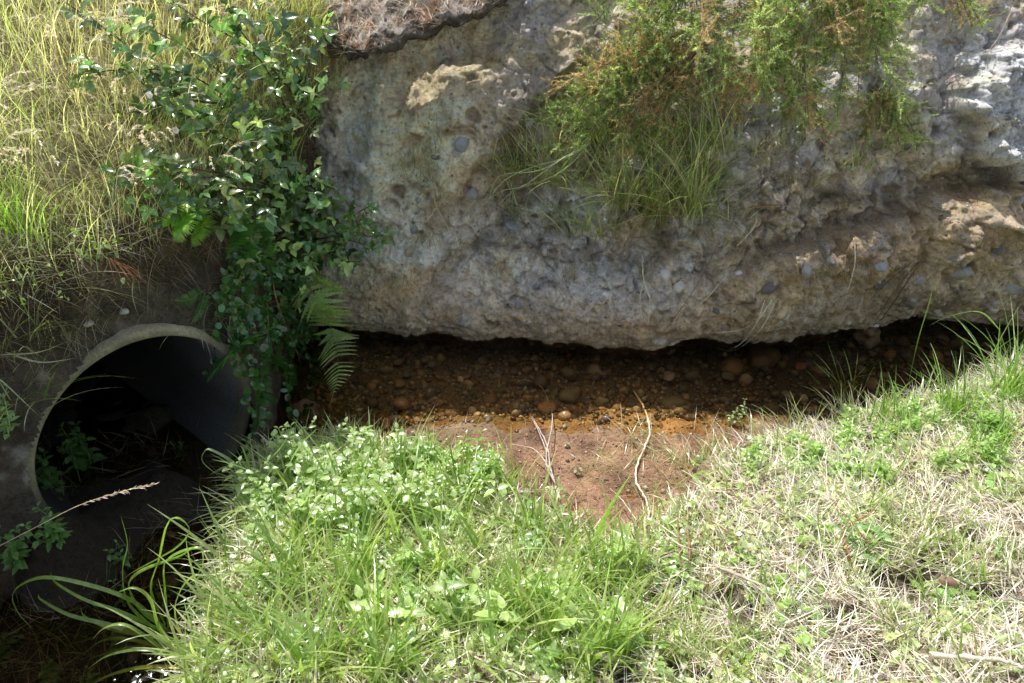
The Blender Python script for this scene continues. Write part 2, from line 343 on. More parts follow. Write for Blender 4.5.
# colours
def lay(T, c, m): m = np.clip(m, 0, 1)[:, None]; return T * (1 - m) + np.array(c) * m
f1 = fbm(B, .3, 4, 60) ; f2 = fbm(B, .09, 4, 61); f3 = fbm(B, .03, 3, 62)
T = np.tile(np.array([.33, .325, .33]), (len(B), 1))
T = lay(T, (.46, .39, .27), ss(-.2, .3, f1) * .75)
T = lay(T, (.45, .40, .31), gauss(u, v, 430, 150, 70, 90, 10) * .9)
T = lay(T, (.46, .47, .50), gauss(u, v, 530, 210, 60, 40) * .6 + gauss(u, v, 400, 240, 60, 40) * .6)
T = lay(T, (.19, .16, .13), ss(.1, .5, f2) * .5 * ss(560, 620, u) + ss(.3, .6, f2) * .4)
oc = gauss(u, v, 460, 72, 110, 22, -16) * 1.1 + gauss(u, v, 560, 40, 60, 20, -20) * .6 + gauss(u, v, 470, 180, 12, 60, 25) * .5 + gauss(u, v, 900, 225, 150, 30, -22) * .6 + gauss(u, v, 960, 180, 70, 20, 10) * .9 + gauss(u, v, 1000, 205, 60, 40) * .5
T = lay(T, (.36, .30, .17), oc * (.5 + .8 * f2) )
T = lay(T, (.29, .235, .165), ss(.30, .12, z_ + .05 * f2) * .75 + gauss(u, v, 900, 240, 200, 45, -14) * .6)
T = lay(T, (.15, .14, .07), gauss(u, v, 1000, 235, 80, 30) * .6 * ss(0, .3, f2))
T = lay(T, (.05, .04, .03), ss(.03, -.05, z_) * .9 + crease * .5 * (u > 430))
T = lay(T, (.09, .07, .055), ss(.35, .6, pits) * .6 + ss(.5, .9, ledges) * .35 * rough)  # creases and pits darkened in colour, part dirt, part shade to strengthen relief
bw = billow(Wp, .045, 160); T = T * (.8 + .35 * np.clip(bw, 0, 1.2))[:, None]
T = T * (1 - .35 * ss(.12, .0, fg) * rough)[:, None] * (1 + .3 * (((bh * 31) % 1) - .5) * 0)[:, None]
PCOL = np.array([(.26, .26, .27), (.18, .18, .19), (.36, .33, .27), (.46, .45, .42), (.24, .18, .12), (.31, .31, .33)]); pid = ((ch * 997) % 1 * 6).astype(int)
mk = (stn * ss(.46, .38, cd_))[:, None] * .75; T = T * (1 - mk) + PCOL[pid] * mk
mk = (bst * ss(.38, .33, big_d))[:, None] * .8; T = T * (1 - mk) + PCOL[((bh * 997) % 1 * 6).astype(int)] * mk
T = lay(T, (.08, .065, .05), sock * ss(.42, .25, cd_) * .7 + bsock * ss(.38, .2, big_d) * .7)
T = lay(T, (.09, .07, .055), rs * np.exp(-((line + 6) / 8) ** 2) * .7 + sv_ * np.exp(-((sl_ - 8) / 7) ** 2) * .5)  # shade along the crevice and beside the sandy edge painted dark
T = lay(T, (.15, .12, .09), gauss(u, v, 640, 150, 140, 75) * .85 * ss(-.5, .2, f1 + f2)); T = lay(T, (.15, .12, .08), gauss(u, v, 515, 150, 28, 80, 12) * .8 + gauss(u, v, 450, 215, 45, 22, -30) * .5 * ss(-.3, .3, f2))
T = lay(T, (.17, .14, .12), gauss(u, v, 800, 190, 90, 50) * .5 * ss(-.3, .3, f2)); T = lay(T, (.13, .11, .09), gauss(u, v, 590, 255, 110, 14, 8) * .7 * ss(-.4, .2, f3 + f2) + gauss(u, v, 700, 240, 120, 20, 18) * .5 * ss(-.2, .3, f2) + gauss(u, v, 950, 292, 130, 14, -6) * .6 * ss(-.3, .2, f3))
T = lay(T, (.30, .22, .13), gauss(u, v, 880, 260, 190, 42, -14) * .85 * ss(-.6, .2, f2) + gauss(u, v, 400, 285, 60, 25) * .7)
T = lay(T, (.10, .085, .075), crust * .75 * ss(-.3, .3, f3)); T = lay(T, (.34, .30, .27), crust * ss(.1, .3, f2) * .8)
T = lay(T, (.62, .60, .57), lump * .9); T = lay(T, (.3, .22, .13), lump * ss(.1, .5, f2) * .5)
T = lay(T, (.6, .56, .5), gauss(u, v, 362, 140, 16, 55, 8) * ss(-.2, .2, f3 + .1))  # pale streak at the left edge, sunlight put into the colour
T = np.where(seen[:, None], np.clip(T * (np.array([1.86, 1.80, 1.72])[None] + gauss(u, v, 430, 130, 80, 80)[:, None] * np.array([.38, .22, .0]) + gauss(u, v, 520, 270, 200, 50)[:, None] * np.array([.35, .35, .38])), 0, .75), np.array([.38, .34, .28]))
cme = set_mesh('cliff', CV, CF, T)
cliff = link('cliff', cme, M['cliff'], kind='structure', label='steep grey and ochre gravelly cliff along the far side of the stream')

# ------------------------------------------------------------------ terrain: the hillside over the pipe
PC = np.array([-1.315, 2.15, .285]); AX = np.array([-.77, .64, 0.0]); AX /= np.linalg.norm(AX); BX = np.array([-AX[1], AX[0], 0]); BX = -BX  # BX points to the right along the face
PR, PT = .385, .042
HP = np.array([(-.06, -.7), (0, -.35), (.0, .2), (.02, .66), (.05, .78), (.05, .86), (.03, .95), (.10, 1.06), (.35, 1.26), (.8, 1.6), (1.6, 2.15), (4, 3.4), (12, 6), (50, 12)])
hl = np.concatenate([[0], np.cumsum(np.hypot(*np.diff(HP, axis=0).T))])
hq = axis((-50, -8, 3), (-8, -2, .3), (-2, -1.4, .05), (-1.4, 1.9, .011), (1.9, 3, .1)); ht = axis((0, 2.9, .011), (2.9, 5, .1), (5, hl[-1], 2))
Q, TT = np.meshgrid(hq, ht, indexing='ij'); q, tt = Q.ravel(), TT.ravel()
s_ = np.interp(tt, hl, HP[:, 0]); z_ = np.interp(tt, hl, HP[:, 1])
back = ss(1.5, .9, z_) * .50 * ss(.36, 1.15, q) + .25 * ss(1.1, 1.9, q) - .12 * ss(-.5, -1.3, q)
base = PC[None, :] * np.array([1, 1, 0]) + AX * (s_ + back)[:, None] + BX * q[:, None]; base[:, 2] = z_
o2, z2 = np.interp(tt + .03, hl, HP[:, 0]), np.interp(tt + .03, hl, HP[:, 1])
NN = -AX[None, :] * (z2 - z_)[:, None] + np.array([0, 0, 1]) * (o2 - s_)[:, None]; NN /= np.linalg.norm(NN, axis=1)[:, None] + 1e-9
Dh = fbm(base, .5, 3, 70) * .09 + fbm(base, .15, 4, 71, .55) * .05 + fbm(base, .04, 4, 72, .6) * .015
# round and settle the earth against the pipe
rp = np.hypot(q, z_ - PC[2]); near = ss(PR + .35, PR + .02, rp); Dh = Dh * (1 - .35 * near) + .032 * near
HV = base + NN * Dh[:, None]
HF = gridf(len(hq), len(ht))
rel = HV - PC; qq = rel @ BX; rr = np.hypot(qq, rel[:, 2]); inside = (rr < PR + PT * .6) & (rel @ AX < 1.2)
HF = HF[~inside[HF].any(1)]
f2 = fbm(base, .1, 4, 75)
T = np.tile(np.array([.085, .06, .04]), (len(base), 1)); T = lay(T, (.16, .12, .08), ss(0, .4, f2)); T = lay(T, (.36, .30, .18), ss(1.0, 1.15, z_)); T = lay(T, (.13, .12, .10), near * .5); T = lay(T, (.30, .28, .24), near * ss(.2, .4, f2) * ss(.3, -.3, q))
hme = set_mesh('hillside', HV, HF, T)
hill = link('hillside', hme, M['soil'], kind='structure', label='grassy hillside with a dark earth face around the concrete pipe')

# ------------------------------------------------------------------ water
def water_mat():
    m, n = new_mat('water'); tc = nd(n, 'ShaderNodeTexCoord')
    no = noise_node(n, 14, 3, .5, tc.outputs['Object']); b = nd(n, 'ShaderNodeBump'); b.inputs['Strength'].default_value = .6; b.inputs['Distance'].default_value = .02
    n.links.new(no.outputs[0], b.inputs['Height'])
    tr = nd(n, 'ShaderNodeBsdfTransparent'); tr.inputs[0].default_value = (.92, .80, .58, 1)
    gl = nd(n, 'ShaderNodeBsdfGlossy'); gl.inputs['Roughness'].default_value = .03; n.links.new(b.outputs[0], gl.inputs['Normal'])
    fr = nd(n, 'ShaderNodeFresnel'); fr.inputs[0].default_value = 1.38; n.links.new(b.outputs[0], fr.inputs['Normal'])
    mx = nd(n, 'ShaderNodeMixShader'); n.links.new(fr.outputs[0], mx.inputs[0]); n.links.new(tr.outputs[0], mx.inputs[1]); n.links.new(gl.outputs[0], mx.inputs[2])
    o = nd(n, 'ShaderNodeOutputMaterial'); n.links.new(mx.outputs[0], o.inputs[0]); return m
wx = np.linspace(-2.0, 8, 200); wy = np.linspace(1.1, 3.9, 60); A, Bq = np.meshgrid(wx, wy, indexing='ij')
WV = np.stack([A.ravel(), Bq.ravel(), A.ravel() * 0 - .012], 1)
wat = link('water', set_mesh('water', WV, gridf(200, 60)), water_mat(), kind='structure', label='shallow clear brown stream water over gravel')

# ------------------------------------------------------------------ pipe
def ring(prof, nseg=96, arc=(0, 2 * math.pi)):
    """revolve (axial, radius) about the pipe axis"""
    a = np.linspace(arc[0], arc[1], nseg); V = []
    for s0, r0 in prof:
        V.append(PC + AX * s0 + np.outer(np.cos(a) * r0, BX) + np.outer(np.sin(a) * r0, [0, 0, 1]))
    return np.concatenate(V), len(prof), nseg
def revolve(name, prof, mat, parent, tint, wob=0.0):
    V, a, b = ring(prof); V = V + (fbm(V, .12, 5, 80, .6) * wob)[:, None] * np.array([.5, -.6, .6])
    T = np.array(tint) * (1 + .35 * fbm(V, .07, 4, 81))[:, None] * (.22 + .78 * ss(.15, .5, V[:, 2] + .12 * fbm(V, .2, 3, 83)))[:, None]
    T = T * (1 + 1.7 * ss(.4, .02, (V - PC) @ AX) * ss(0, .25, (V - PC) @ BX))[:, None] if 'barrel' in name else T  # barrel wall right of the mouth brightened in colour to imitate light falling in
    T = T * (1 - .5 * ss(-.1, .5, fbm(V, .2, 3, 82)))[:, None] + np.array([.10, .11, .04]) * .3 * ss(-.1, .5, fbm(V, .2, 3, 82))[:, None]
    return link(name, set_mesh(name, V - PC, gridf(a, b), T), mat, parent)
pe = bpy.data.objects.new('culvert_pipe', None); col.objects.link(pe); pe.location = PC
pe['label'] = 'round concrete drainage pipe opening out of the shaded earth bank beneath the brambles'; pe['category'] = 'pipe'
sl = list(np.linspace(.03, 5, 26))
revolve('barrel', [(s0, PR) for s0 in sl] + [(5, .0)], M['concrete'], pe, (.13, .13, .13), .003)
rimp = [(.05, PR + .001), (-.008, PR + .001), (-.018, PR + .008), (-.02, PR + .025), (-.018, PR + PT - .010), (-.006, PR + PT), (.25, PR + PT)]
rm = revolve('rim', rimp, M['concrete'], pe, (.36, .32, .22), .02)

# ================================================================== tools for plants and stones
def bvh_of(V, Fq): return BVHTree.FromPolygons([tuple(p) for p in V], [tuple(f) for f in Fq.tolist()])
def crop(V, Fq, x0, x1, y0, y1):
    m = (V[:, 0] > x0) & (V[:, 0] < x1) & (V[:, 1] > y0) & (V[:, 1] < y1); return V, Fq[m[Fq].all(1)]
TREES = [bvh_of(*crop(GV, GF, -3, 4.5, -1, 4)), bvh_of(*crop(CV, CF, -3, 5, 1, 6)), bvh_of(*crop(HV, HF, -6, 1, 0, 7))]
def hit(u, v, which=(0, 1, 2)):
    d_ = Vector(ray(u, v)).normalized(); best = None
    for k in which:
        r = TREES[k].ray_cast(Vector(CAM), d_, 30)
        if r[0] is not None and (best is None or r[3] < best[2]): best = (np.array(r[0]), np.array(r[1]), r[3])
    if best is None: return CAM + np.array(d_) * 4, np.array([0, 0, 1.0])
    n = best[1] if best[1] @ np.array(d_) < 0 else -best[1]
    return best[0], n
def at(u, v, Y): d_ = ray(u, v); return CAM + d_ * (Y / d_[1])
def lift(u, v, h): p, n = hit(u, v); d_ = ray(u, v); d_ /= np.linalg.norm(d_); return p - d_ * h
def snap(x, y, zmax=3.0):
    best = None
    for k in (0, 1, 2):
        r = TREES[k].ray_cast(Vector((x, y, zmax)), Vector((0, 0, -1)))
        if r[0] is not None and (best is None or r[0][2] > best[2]): best = r[0]
    return np.array(best) if best is not None else np.array([x, y, 0])
UPV = np.array([0, 0, 1.0])
def norm(a): return a / (np.linalg.norm(a, axis=-1, keepdims=True) + 1e-9)
def curve(pts, n=12):
    P = np.array(pts, float); 
    if len(P) == 2: P = np.array([P[0], (P[0] + P[1]) / 2, P[1]])
    Pe = np.concatenate([[2 * P[0] - P[1]], P, [2 * P[-1] - P[-2]]]); out = []
    m = len(P) - 1
    for s in np.linspace(0, m - 1e-6, n):
        i = int(s); t = s - i; a, b, c, d_ = Pe[i:i + 4]
        out.append(.5 * ((2 * b) + (c - a) * t + (2 * a - 5 * b + 4 * c - d_) * t * t + (-a + 3 * b - 3 * c + d_) * t ** 3))
    return np.array(out)
def frames(P):
    T = norm(np.gradient(P, axis=0)); ref = np.array([0, 0, 1.0]) if abs(T[0][2]) < .9 else np.array([1.0, 0, 0])
    A = norm(np.cross(T, ref)); return T, A, np.cross(A, T)
def tube(G, P, r0, r1, tint, k=6, knots=0.0):
    P = np.asarray(P); n = len(P); T, A, B_ = frames(P); r = np.linspace(r0, r1, n)
    if knots: r = r * (1 + knots * rng.uniform(-1, 1, n))
    a = np.linspace(0, 2 * math.pi, k + 1)[:-1]
    V = P[:, None] + (A[:, None] * np.cos(a)[None, :, None] + B_[:, None] * np.sin(a)[None, :, None]) * r[:, None, None]
    i, j = np.meshgrid(np.arange(n - 1), np.arange(k), indexing='ij'); i, j = i.ravel(), j.ravel(); j2 = (j + 1) % k
    Fq = np.stack([i * k + j, i * k + j2, (i + 1) * k + j2, (i + 1) * k + j], 1)
    t = np.asarray(tint, float)
    G.add(V.reshape(-1, 3), [Fq, np.array([list(range(k))[::-1]]), np.array([[(n - 1) * k + q_ for q_ in range(k)]])], t)
def ribbon(G, P, w, tint, side=None, roll=0.0, tip=.15, fold=.25):
    """a grass blade along a curve, folded along its middle"""
    P = np.asarray(P); n = len(P); T = norm(np.gradient(P, axis=0)); sd_ = np.array([1.0, 0, 0]) if side is None else np.asarray(side, float)
    A = norm(sd_ - (T @ sd_)[:, None] * T); N_ = np.cross(A, T)
    s = np.linspace(0, 1, n); ww = w * np.minimum(1, .55 + 3 * s) * np.clip(1 - s ** 2.2, 0, 1) + w * .02
    c = np.cos(roll * s)[:, None]; q_ = np.sin(roll * s)[:, None]; S_ = A * c + N_ * q_; U_ = -A * q_ + N_ * c
    V = np.stack([P - S_ * ww[:, None] * .5 + U_ * ww[:, None] * fold, P, P + S_ * ww[:, None] * .5 + U_ * ww[:, None] * fold], 1)
    i = np.arange(n - 1) * 3; Fq = np.concatenate([np.stack([i, i + 1, i + 4, i + 3], 1), np.stack([i + 1, i + 2, i + 5, i + 4], 1)])
    tt_ = np.asarray(tint, float); g = np.repeat((.8 + .3 * s), 3)[:, None]; G.add(V.reshape(-1, 3), Fq, tt_ * g)
def blades(G, base, up, Ln, w, az, lean, bend, tint, K=4, tipc=None, taper=1.6):
    N = len(base); up = norm(np.broadcast_to(up, (N, 3)).copy())
    h = np.stack([np.cos(az), np.sin(az), az * 0], 1); h = norm(h - (h * up).sum(1)[:, None] * up)
    side = np.cross(h, up); p = base.copy(); rows = []; cols_ = []
    for k in range(K + 1):
        th = lean + bend * (k / K); d_ = up * np.cos(th)[:, None] + h * np.sin(th)[:, None]
        ww = w * (1 - (k / K) ** taper) + w * .03
        tw = side * np.cos(.5 * k / K) + np.cross(side, d_) * np.sin(.5 * k / K)
        rows.append(p - tw * ww[:, None] * .5); rows.append(p + tw * ww[:, None] * .5)
        c = tint * (.7 + .4 * k / K); 
        if tipc is not None: c = c * (1 - (k / K) ** 2)[..., None] + tipc * ((k / K) ** 2) if False else c + (tipc - c) * (k / K) ** 2 * .8
        cols_ += [c, c]; p = p + d_ * (Ln / K)[:, None]
    V = np.stack(rows, 1); C_ = np.stack(cols_, 1); m = 2 * (K + 1)
    f = np.array([[2 * k, 2 * k + 1, 2 * k + 3, 2 * k + 2] for k in range(K)])
    Fq = (np.arange(N)[:, None, None] * m + f[None]).reshape(-1, 4)
    G.add(V.reshape(-1, 3), Fq, C_.reshape(-1, 3))
def leaf_tpl(n=6, prof=lambda t: np.sin(math.pi * t ** .8), width=.5, fold=.25, curl=.3, serr=0.0, wave=0.0):
    t = np.linspace(0, 1, n + 1); wv = prof(t) * width * .5; wv = wv * (1 + serr * np.where(np.arange(n + 1) % 2, 1, -1)); wv[-1] = wv[-1] * .2
    zc = -curl * t ** 2; yy = t
    Lf = np.stack([-wv, yy, zc + fold * wv + wave * np.sin(t * 9)], 1); Mi = np.stack([wv * 0, yy, zc], 1); Rt = np.stack([wv, yy, zc + fold * wv + wave * np.sin(t * 9 + 1)], 1)
    V = np.stack([Lf, Mi, Rt], 1).reshape(-1, 3); i = np.arange(n) * 3
    return V, np.concatenate([np.stack([i, i + 1, i + 4, i + 3], 1), np.stack([i + 1, i + 2, i + 5, i + 4], 1)])
OVATE = leaf_tpl(9, lambda t: np.clip(np.sin(math.pi * np.clip(t, 0, 1) ** .72), 0, 1) ** .9, .62, .3, .18, .08)
SERR = leaf_tpl(14, lambda t: np.clip(np.sin(math.pi * np.clip(t, 0, 1) ** .68), 0, 1) ** .85, .7, .3, .2, .13)
LANCE = leaf_tpl(7, lambda t: np.sin(math.pi * t ** .75), .28, .3, .25)
ROUND = leaf_tpl(8, lambda t: np.sqrt(np.clip(1 - (2 * t - 1) ** 2, 0, 1)), .95, .15, .12, .03)
PINNA = leaf_tpl(16, lambda t: np.clip(1 - t, 0, 1) ** .7, .30, .15, .18, .25)
NEEDLE = (np.array([[-.08, 0, 0], [.08, 0, 0], [0, 1, 0.0]]), np.array([[0, 1, 2]]))
LOBED = leaf_tpl(12, lambda t: np.clip(np.sin(math.pi * t ** .6), 0, 1), .95, .15, .15, .38)
def place(G, tpl, O, D_, Nn, s, tint, ws=None):
    """copies of a leaf template at origins O, along D_, facing Nn"""
    V, Fq = tpl; O, D_, Nn = np.atleast_2d(O), np.atleast_2d(D_), np.atleast_2d(Nn); N = len(O); D_ = norm(D_)
    Xa = norm(np.cross(D_, Nn)); Za = np.cross(Xa, D_); s = np.broadcast_to(s, (N,)); ws = s if ws is None else np.broadcast_to(ws, (N,))
    W = O[:, None] + Xa[:, None] * (V[None, :, 0:1] * ws[:, None, None]) + D_[:, None] * (V[None, :, 1:2] * s[:, None, None]) + Za[:, None] * (V[None, :, 2:3] * s[:, None, None])
    Fa = (np.arange(N)[:, None, None] * len(V) + Fq[None]).reshape(-1, Fq.shape[1])
    t = np.asarray(tint, float); t = np.broadcast_to(t if t.ndim == 2 else t[None], (N, 3)); G.add(W.reshape(-1, 3), Fa, np.repeat(t, len(V), 0))
def rdir(n): return norm(rng.normal(size=(n, 3)))
def vary(c, n, a=.2, b=.08):
    c = np.asarray(c, float); k = 1 + rng.uniform(-a, a, (n, 1)); return np.clip(c * k * (1 + rng.uniform(-b, b, (n, 3))), .002, .9)
def pick(cols_, n, p=None):
    cols_ = np.array(cols_); return cols_[rng.choice(len(cols_), n, p=p)]
def sample(V, Fq, n, mask=None, nrm=False):
    a, b, c, d_ = (V[Fq[:, k]] for k in range(4)); nn = np.cross(c - a, d_ - b) * .5; ar = np.linalg.norm(nn, axis=1)
    if mask is not None: ar = ar * mask((a + c) / 2)
    i = rng.choice(len(Fq), n, p=ar / ar.sum()); s, t = rng.random((2, n, 1))
    P = a[i] * (1 - s) * (1 - t) + b[i] * s * (1 - t) + c[i] * s * t + d_[i] * (1 - s) * t
    return P, norm(nn[i]) * 1.0
def thing(name, loc, label, cat, group=None):
    o = bpy.data.objects.new(name, None); col.objects.link(o); o.location = loc; o['label'] = label; o['category'] = cat
    if group: o['group'] = group
    return o
def part(name, G, mat, root, extra=None):
    o = link(name, G.mesh(name, root.location), mat, root); return o
def single(name, G, mat, label, cat, group=None, origin=None, kind=None):
    if origin is None: 
        V = np.concatenate(G.V); origin = V[V[:, 2].argmin()]
    o = link(name, G.mesh(name, origin), mat, None, label, cat, group, kind); o.location = origin; return o

# ------------------------------------------------------------------ stones
def ico(sub=2):
    import bmesh
    bm = bmesh.new(); bmesh.ops.create_icosphere(bm, subdivisions=sub, radius=1); V = np.array([v_.co[:] for v_ in bm.verts]); Fq = np.array([[q_.index for q_ in f.verts] for f in bm.faces]); bm.free(); return V, Fq
ICO2, ICO1, ICO4 = ico(3), ico(1), ico(5)
def stone_shape(seed, flat=.65, lump_=.18, tpl=None):
    V, Fq = tpl or ICO2; r_ = np.random.default_rng(seed); sc = np.array([1, r_.uniform(.65, .95), flat * r_.uniform(.8, 1.2)])
    W = V * (1 + fbm(V + seed * 7.7, 1.1, 2, seed)[:, None] * lump_ * 1.6 + fbm(V + seed, .35, 2, seed)[:, None] * lump_ * .25); return W * sc, Fq
STONE_COL = [(.14, .10, .06), (.22, .14, .07), (.28, .16, .07), (.17, .15, .12), (.22, .19, .15), (.40, .33, .23), (.10, .08, .07), (.33, .21, .11), (.16, .13, .10), (.24, .20, .12)]
COB = []
for k in range(12):
    V_, F_ = stone_shape(100 + k, .65, .26); c = np.array(STONE_COL[k % len(STONE_COL)]); COB.append(set_mesh('cobble', V_, F_, c * (1 + .35 * fbm(V_, .5, 3, k))[:, None]))
    COB[-1].materials.append(M['wet'])
def put_stone(me, p, r, name, label, cat, group=None, n=None, sink=.3, mat=None, rz=None):
    o = link(name, me, None, None, label, cat, group); n = np.array([0, 0, 1.0]) if n is None else n
    q_ = Vector(n).to_track_quat('Z', 'Y'); e = q_.to_matrix().to_4x4() @ Matrix.Rotation(rng.uniform(0, 6.28) if rz is None else rz, 4, 'Z')
    o.matrix_world = Matrix.Translation(Vector(p + n * r * (.6 - sink))) @ e @ Matrix.Diagonal((r, r, r, 1)); return o
def scatter_stones(G, P, Nn, r, tint, tpl, q=4):
    if q:
        for k in range(q): scatter_stones(G, P[k::q], Nn[k::q], r[k::q], tint[k::q], stone_shape(900 + k, .9, .30, tpl), 0)
        return
    N = len(P); V, Fq = tpl; A = norm(np.cross(Nn, rdir(N))); Bq_ = np.cross(Nn, A); sc = rng.uniform(.55, 1, (N, 3)) * np.array([1, .9, .7])
    W = P[:, None] + (A[:, None] * V[None, :, 0:1] * sc[:, None, 0:1] + Bq_[:, None] * V[None, :, 1:2] * sc[:, None, 1:2] + Nn[:, None] * V[None, :, 2:3] * sc[:, None, 2:3]) * r[:, None, None]
    Fa = (np.arange(N)[:, None, None] * len(V) + Fq[None]).reshape(-1, 3); G.add(W.reshape(-1, 3), Fa, np.repeat(tint, len(V), 0))
# gravel of the bed
n = 15000; px_ = rng.uniform(-1.0, 3.2, n); py_ = rng.uniform(1.9, 3.4, n); hz = ground_h(px_, py_); k = (hz < -.03) | ((hz < .012) & (rng.random(n) < .08 + .5 * ss(2.45, 2.6, py_))) ; px_, py_, hz = px_[k], py_[k], hz[k]; n = len(px_)
G = Geo(); Nz = norm(np.array([0, 0, 1.0]) + rng.normal(0, .3, (n, 3))); rr_ = rng.lognormal(math.log(.0115), .45, n)
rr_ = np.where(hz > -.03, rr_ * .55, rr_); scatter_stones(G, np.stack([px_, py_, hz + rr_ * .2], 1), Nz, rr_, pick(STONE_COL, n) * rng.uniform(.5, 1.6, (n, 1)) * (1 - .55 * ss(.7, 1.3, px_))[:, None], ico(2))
single('gravel', G, M['wet'], 'brown and grey pebbles covering the bed of the shallow stream', 'gravel', kind='stuff', origin=(0, 0, 0))
# cobbles of the bed, one by one
cnt = 0; tries = 0; placed = []
while cnt < 210 and tries < 9000:
    tries += 1; a, b = rng.uniform(-.95, 2.9), rng.uniform(2.1, 3.35)
    h_ = float(ground_h(np.array([a]), np.array([b]))[0]); r = float(np.clip(rng.lognormal(math.log(.023), .42), .013, .055)); r = min(r, .02) if b < 2.68 else r
    if h_ > (-.045 if a > -.1 else -.02) or any((a - c_[0]) ** 2 + (b - c_[1]) ** 2 < (1.3 * (r + c_[2])) ** 2 * .5 for c_ in placed): continue
    uu, vv = project(np.array([a, b, h_]))
    if not (300 < uu < 1030) or vv < 322: continue
    p, _ = hit(float(uu), float(vv))
    if abs(p[1] - b) > .15: continue
    placed.append((a, b, r)); cnt += 1
    put_stone(COB[rng.integers(12)], np.array([a, b, h_]), r, 'cobble', 'water-worn brown cobble lying among the gravel of the shaded stream bed', 'cobble', 'cobbles lying in the stream bed', n=norm(np.array([rng.normal(0, .2), rng.normal(0, .2), 1.0])), sink=.25)
# stones set in the cliff
CC = [(.36, .36, .36), (.30, .31, .33), (.66, .64, .60), (.16, .15, .15), (.42, .37, .29), (.50, .48, .45)]
CST = []
for k in range(12):
    V_, F_ = stone_shape(200 + k, .55, .28); c = np.array(CC[k % 6]); CST.append(set_mesh('pebble', V_, F_, c * (1 + .25 * fbm(V_, .5, 3, k))[:, None])); CST[-1].materials.append(M['stone'])
spots = [(463, 144, 9, 1), (455, 152, 5, 0), (406, 151, 3.5, 2), (473, 193, 7, 0), (514, 225, 9, 1), (548, 206, 4.5, 5), (530, 123, 4.5, 5), (415, 231, 7, 1), (518, 280, 5, 0), (519, 306, 5, 1), (666, 273, 7, 2), (679, 287, 6, 2), (411, 250, 7, 4),
         (959, 273, 12, 0), (1014, 287, 10, 0), (882, 266, 7, 1), (880, 285, 8, 3), (919, 282, 7, 0), (769, 287, 8, 3), (996, 250, 7, 3), (805, 271, 8, 0), (938, 311, 4.5, 5), (715, 311, 4.5, 3), (805, 319, 4.5, 5), (738, 273, 4.5, 2)]
LAB = {0: 'smooth grey cobble set in the cliff', 1: 'blue-grey cobble set in the cliff', 2: 'small white pebble set in the cliff', 3: 'dark pebble set in the cliff', 4: 'brownish cobble set in the cliff', 5: 'small pale pebble set in the cliff'}
for u_, v_, r_, c_ in spots:
    p, n_ = hit(u_, v_, (1,)); dist = (p - CAM) @ fw
    put_stone(CST[c_ if rng.random() < .5 else c_ + 6], p, r_ * dist / F * .95, 'embedded_pebble', 'rounded ' + LAB[c_] + ' above the stream', 'pebble', LAB[c_].replace('cobble', 'stones').replace('pebble', 'stones'), n=n_, sink=.72)
for k in range(24):
    u_, v_ = rng.uniform(360, 1024), rng.uniform(60, 325)
    if 560 < u_ < 720 and v_ < 200: v_ = rng.uniform(220, 320)
    p, n_ = hit(u_, v_, (1,)); r_ = rng.uniform(2, 5.5) * ((p - CAM) @ fw) / F; c_ = rng.choice([0, 0, 1, 1, 3, 4, 4, 5])
    put_stone(CST[c_], p, r_, 'embedded_pebble', 'rounded ' + LAB[c_] + ' above the stream', 'pebble', LAB[c_].replace('cobble', 'stones').replace('pebble', 'stones'), n=n_, sink=.85)
cm = lambda P: (P[:, 0] > -1) & (P[:, 0] < 3.2) & (P[:, 2] > .02) & (P[:, 2] < 1.9)
P, Nn = sample(CV, CF, 5200, cm); Nn = np.where((Nn[:, 1] > 0)[:, None], -Nn, Nn); G = Geo(); rr_ = rng.lognormal(math.log(.0045), .45, len(P))
scatter_stones(G, P - Nn * rr_[:, None] * .2, Nn, rr_, pick([(.3, .3, .31), (.22, .21, .2), (.4, .36, .29), (.5, .5, .48), (.14, .12, .1)], len(P)), ico(2))
single('cliff_gravel', G, M['stone'], 'fine gravel weathering out of the cliff face', 'gravel', kind='stuff', origin=(0, 0, 0))
def special_stone(name, u, v, rpx, tint, label, seed, flat=.6, mat='stone', dz=0.0, lump_=.3, cat='stone', sink=.3, which=(0, 1, 2)):
    p, n_ = hit(u, v, which); V_, F_ = stone_shape(seed, flat, lump_, ICO4 if rpx > 12 else ICO2); me = set_mesh(name, V_, F_, np.array(tint) * (1 + .3 * fbm(V_, .4, 4, seed))[:, None]); me.materials.append(M[mat])
    return put_stone(me, p + np.array([0, 0, dz]), rpx * ((p - CAM) @ fw) / F, name, label, cat, sink=sink)
special_stone('rock', 862, 345, 19, (.80, .74, .78), 'pale pinkish rock half out of the dark water below the cliff', 301, .9, 'stone', 0.07, .45, 'rock', which=(0,))
special_stone('rock', 305, 416, 13, (.36, .30, .29), 'lone pinkish grey rock in shade between the pipe and the leafy bank', 302, .8, 'stone', 0, .3, 'rock')
special_stone('flat_stone', 182, 652, 16, (.33, .36, .42), 'flat bluish slab of stone in the dark pit below the curling grass', 303, .3, 'stone', .02, .15, 'stone')
special_stone('submerged_rock', 762, 360, 18, (.22, .16, .11), 'large smooth brown rock under the water near the hanging seed head', 304, .5, 'wet', 0, .2, 'rock', which=(0,))
special_stone('stone', 402, 411, 8, (.32, .19, .10), 'rusty orange stone at the water edge beside the leafy bank', 305, .7, 'wet', .03, .2, 'stone', which=(0,))
special_stone('stone', 387, 429, 8, (.36, .21, .13), 'reddish stone at the water edge just under the weeds', 306, .6, 'wet', .02, .2, 'stone', which=(0,))
special_stone('stone', 640, 409, 7, (.30, .19, .12), 'brown stone on the silt next to the pale crooked stick', 307, .7, 'wet', -.005, .3, 'stone', which=(0,))
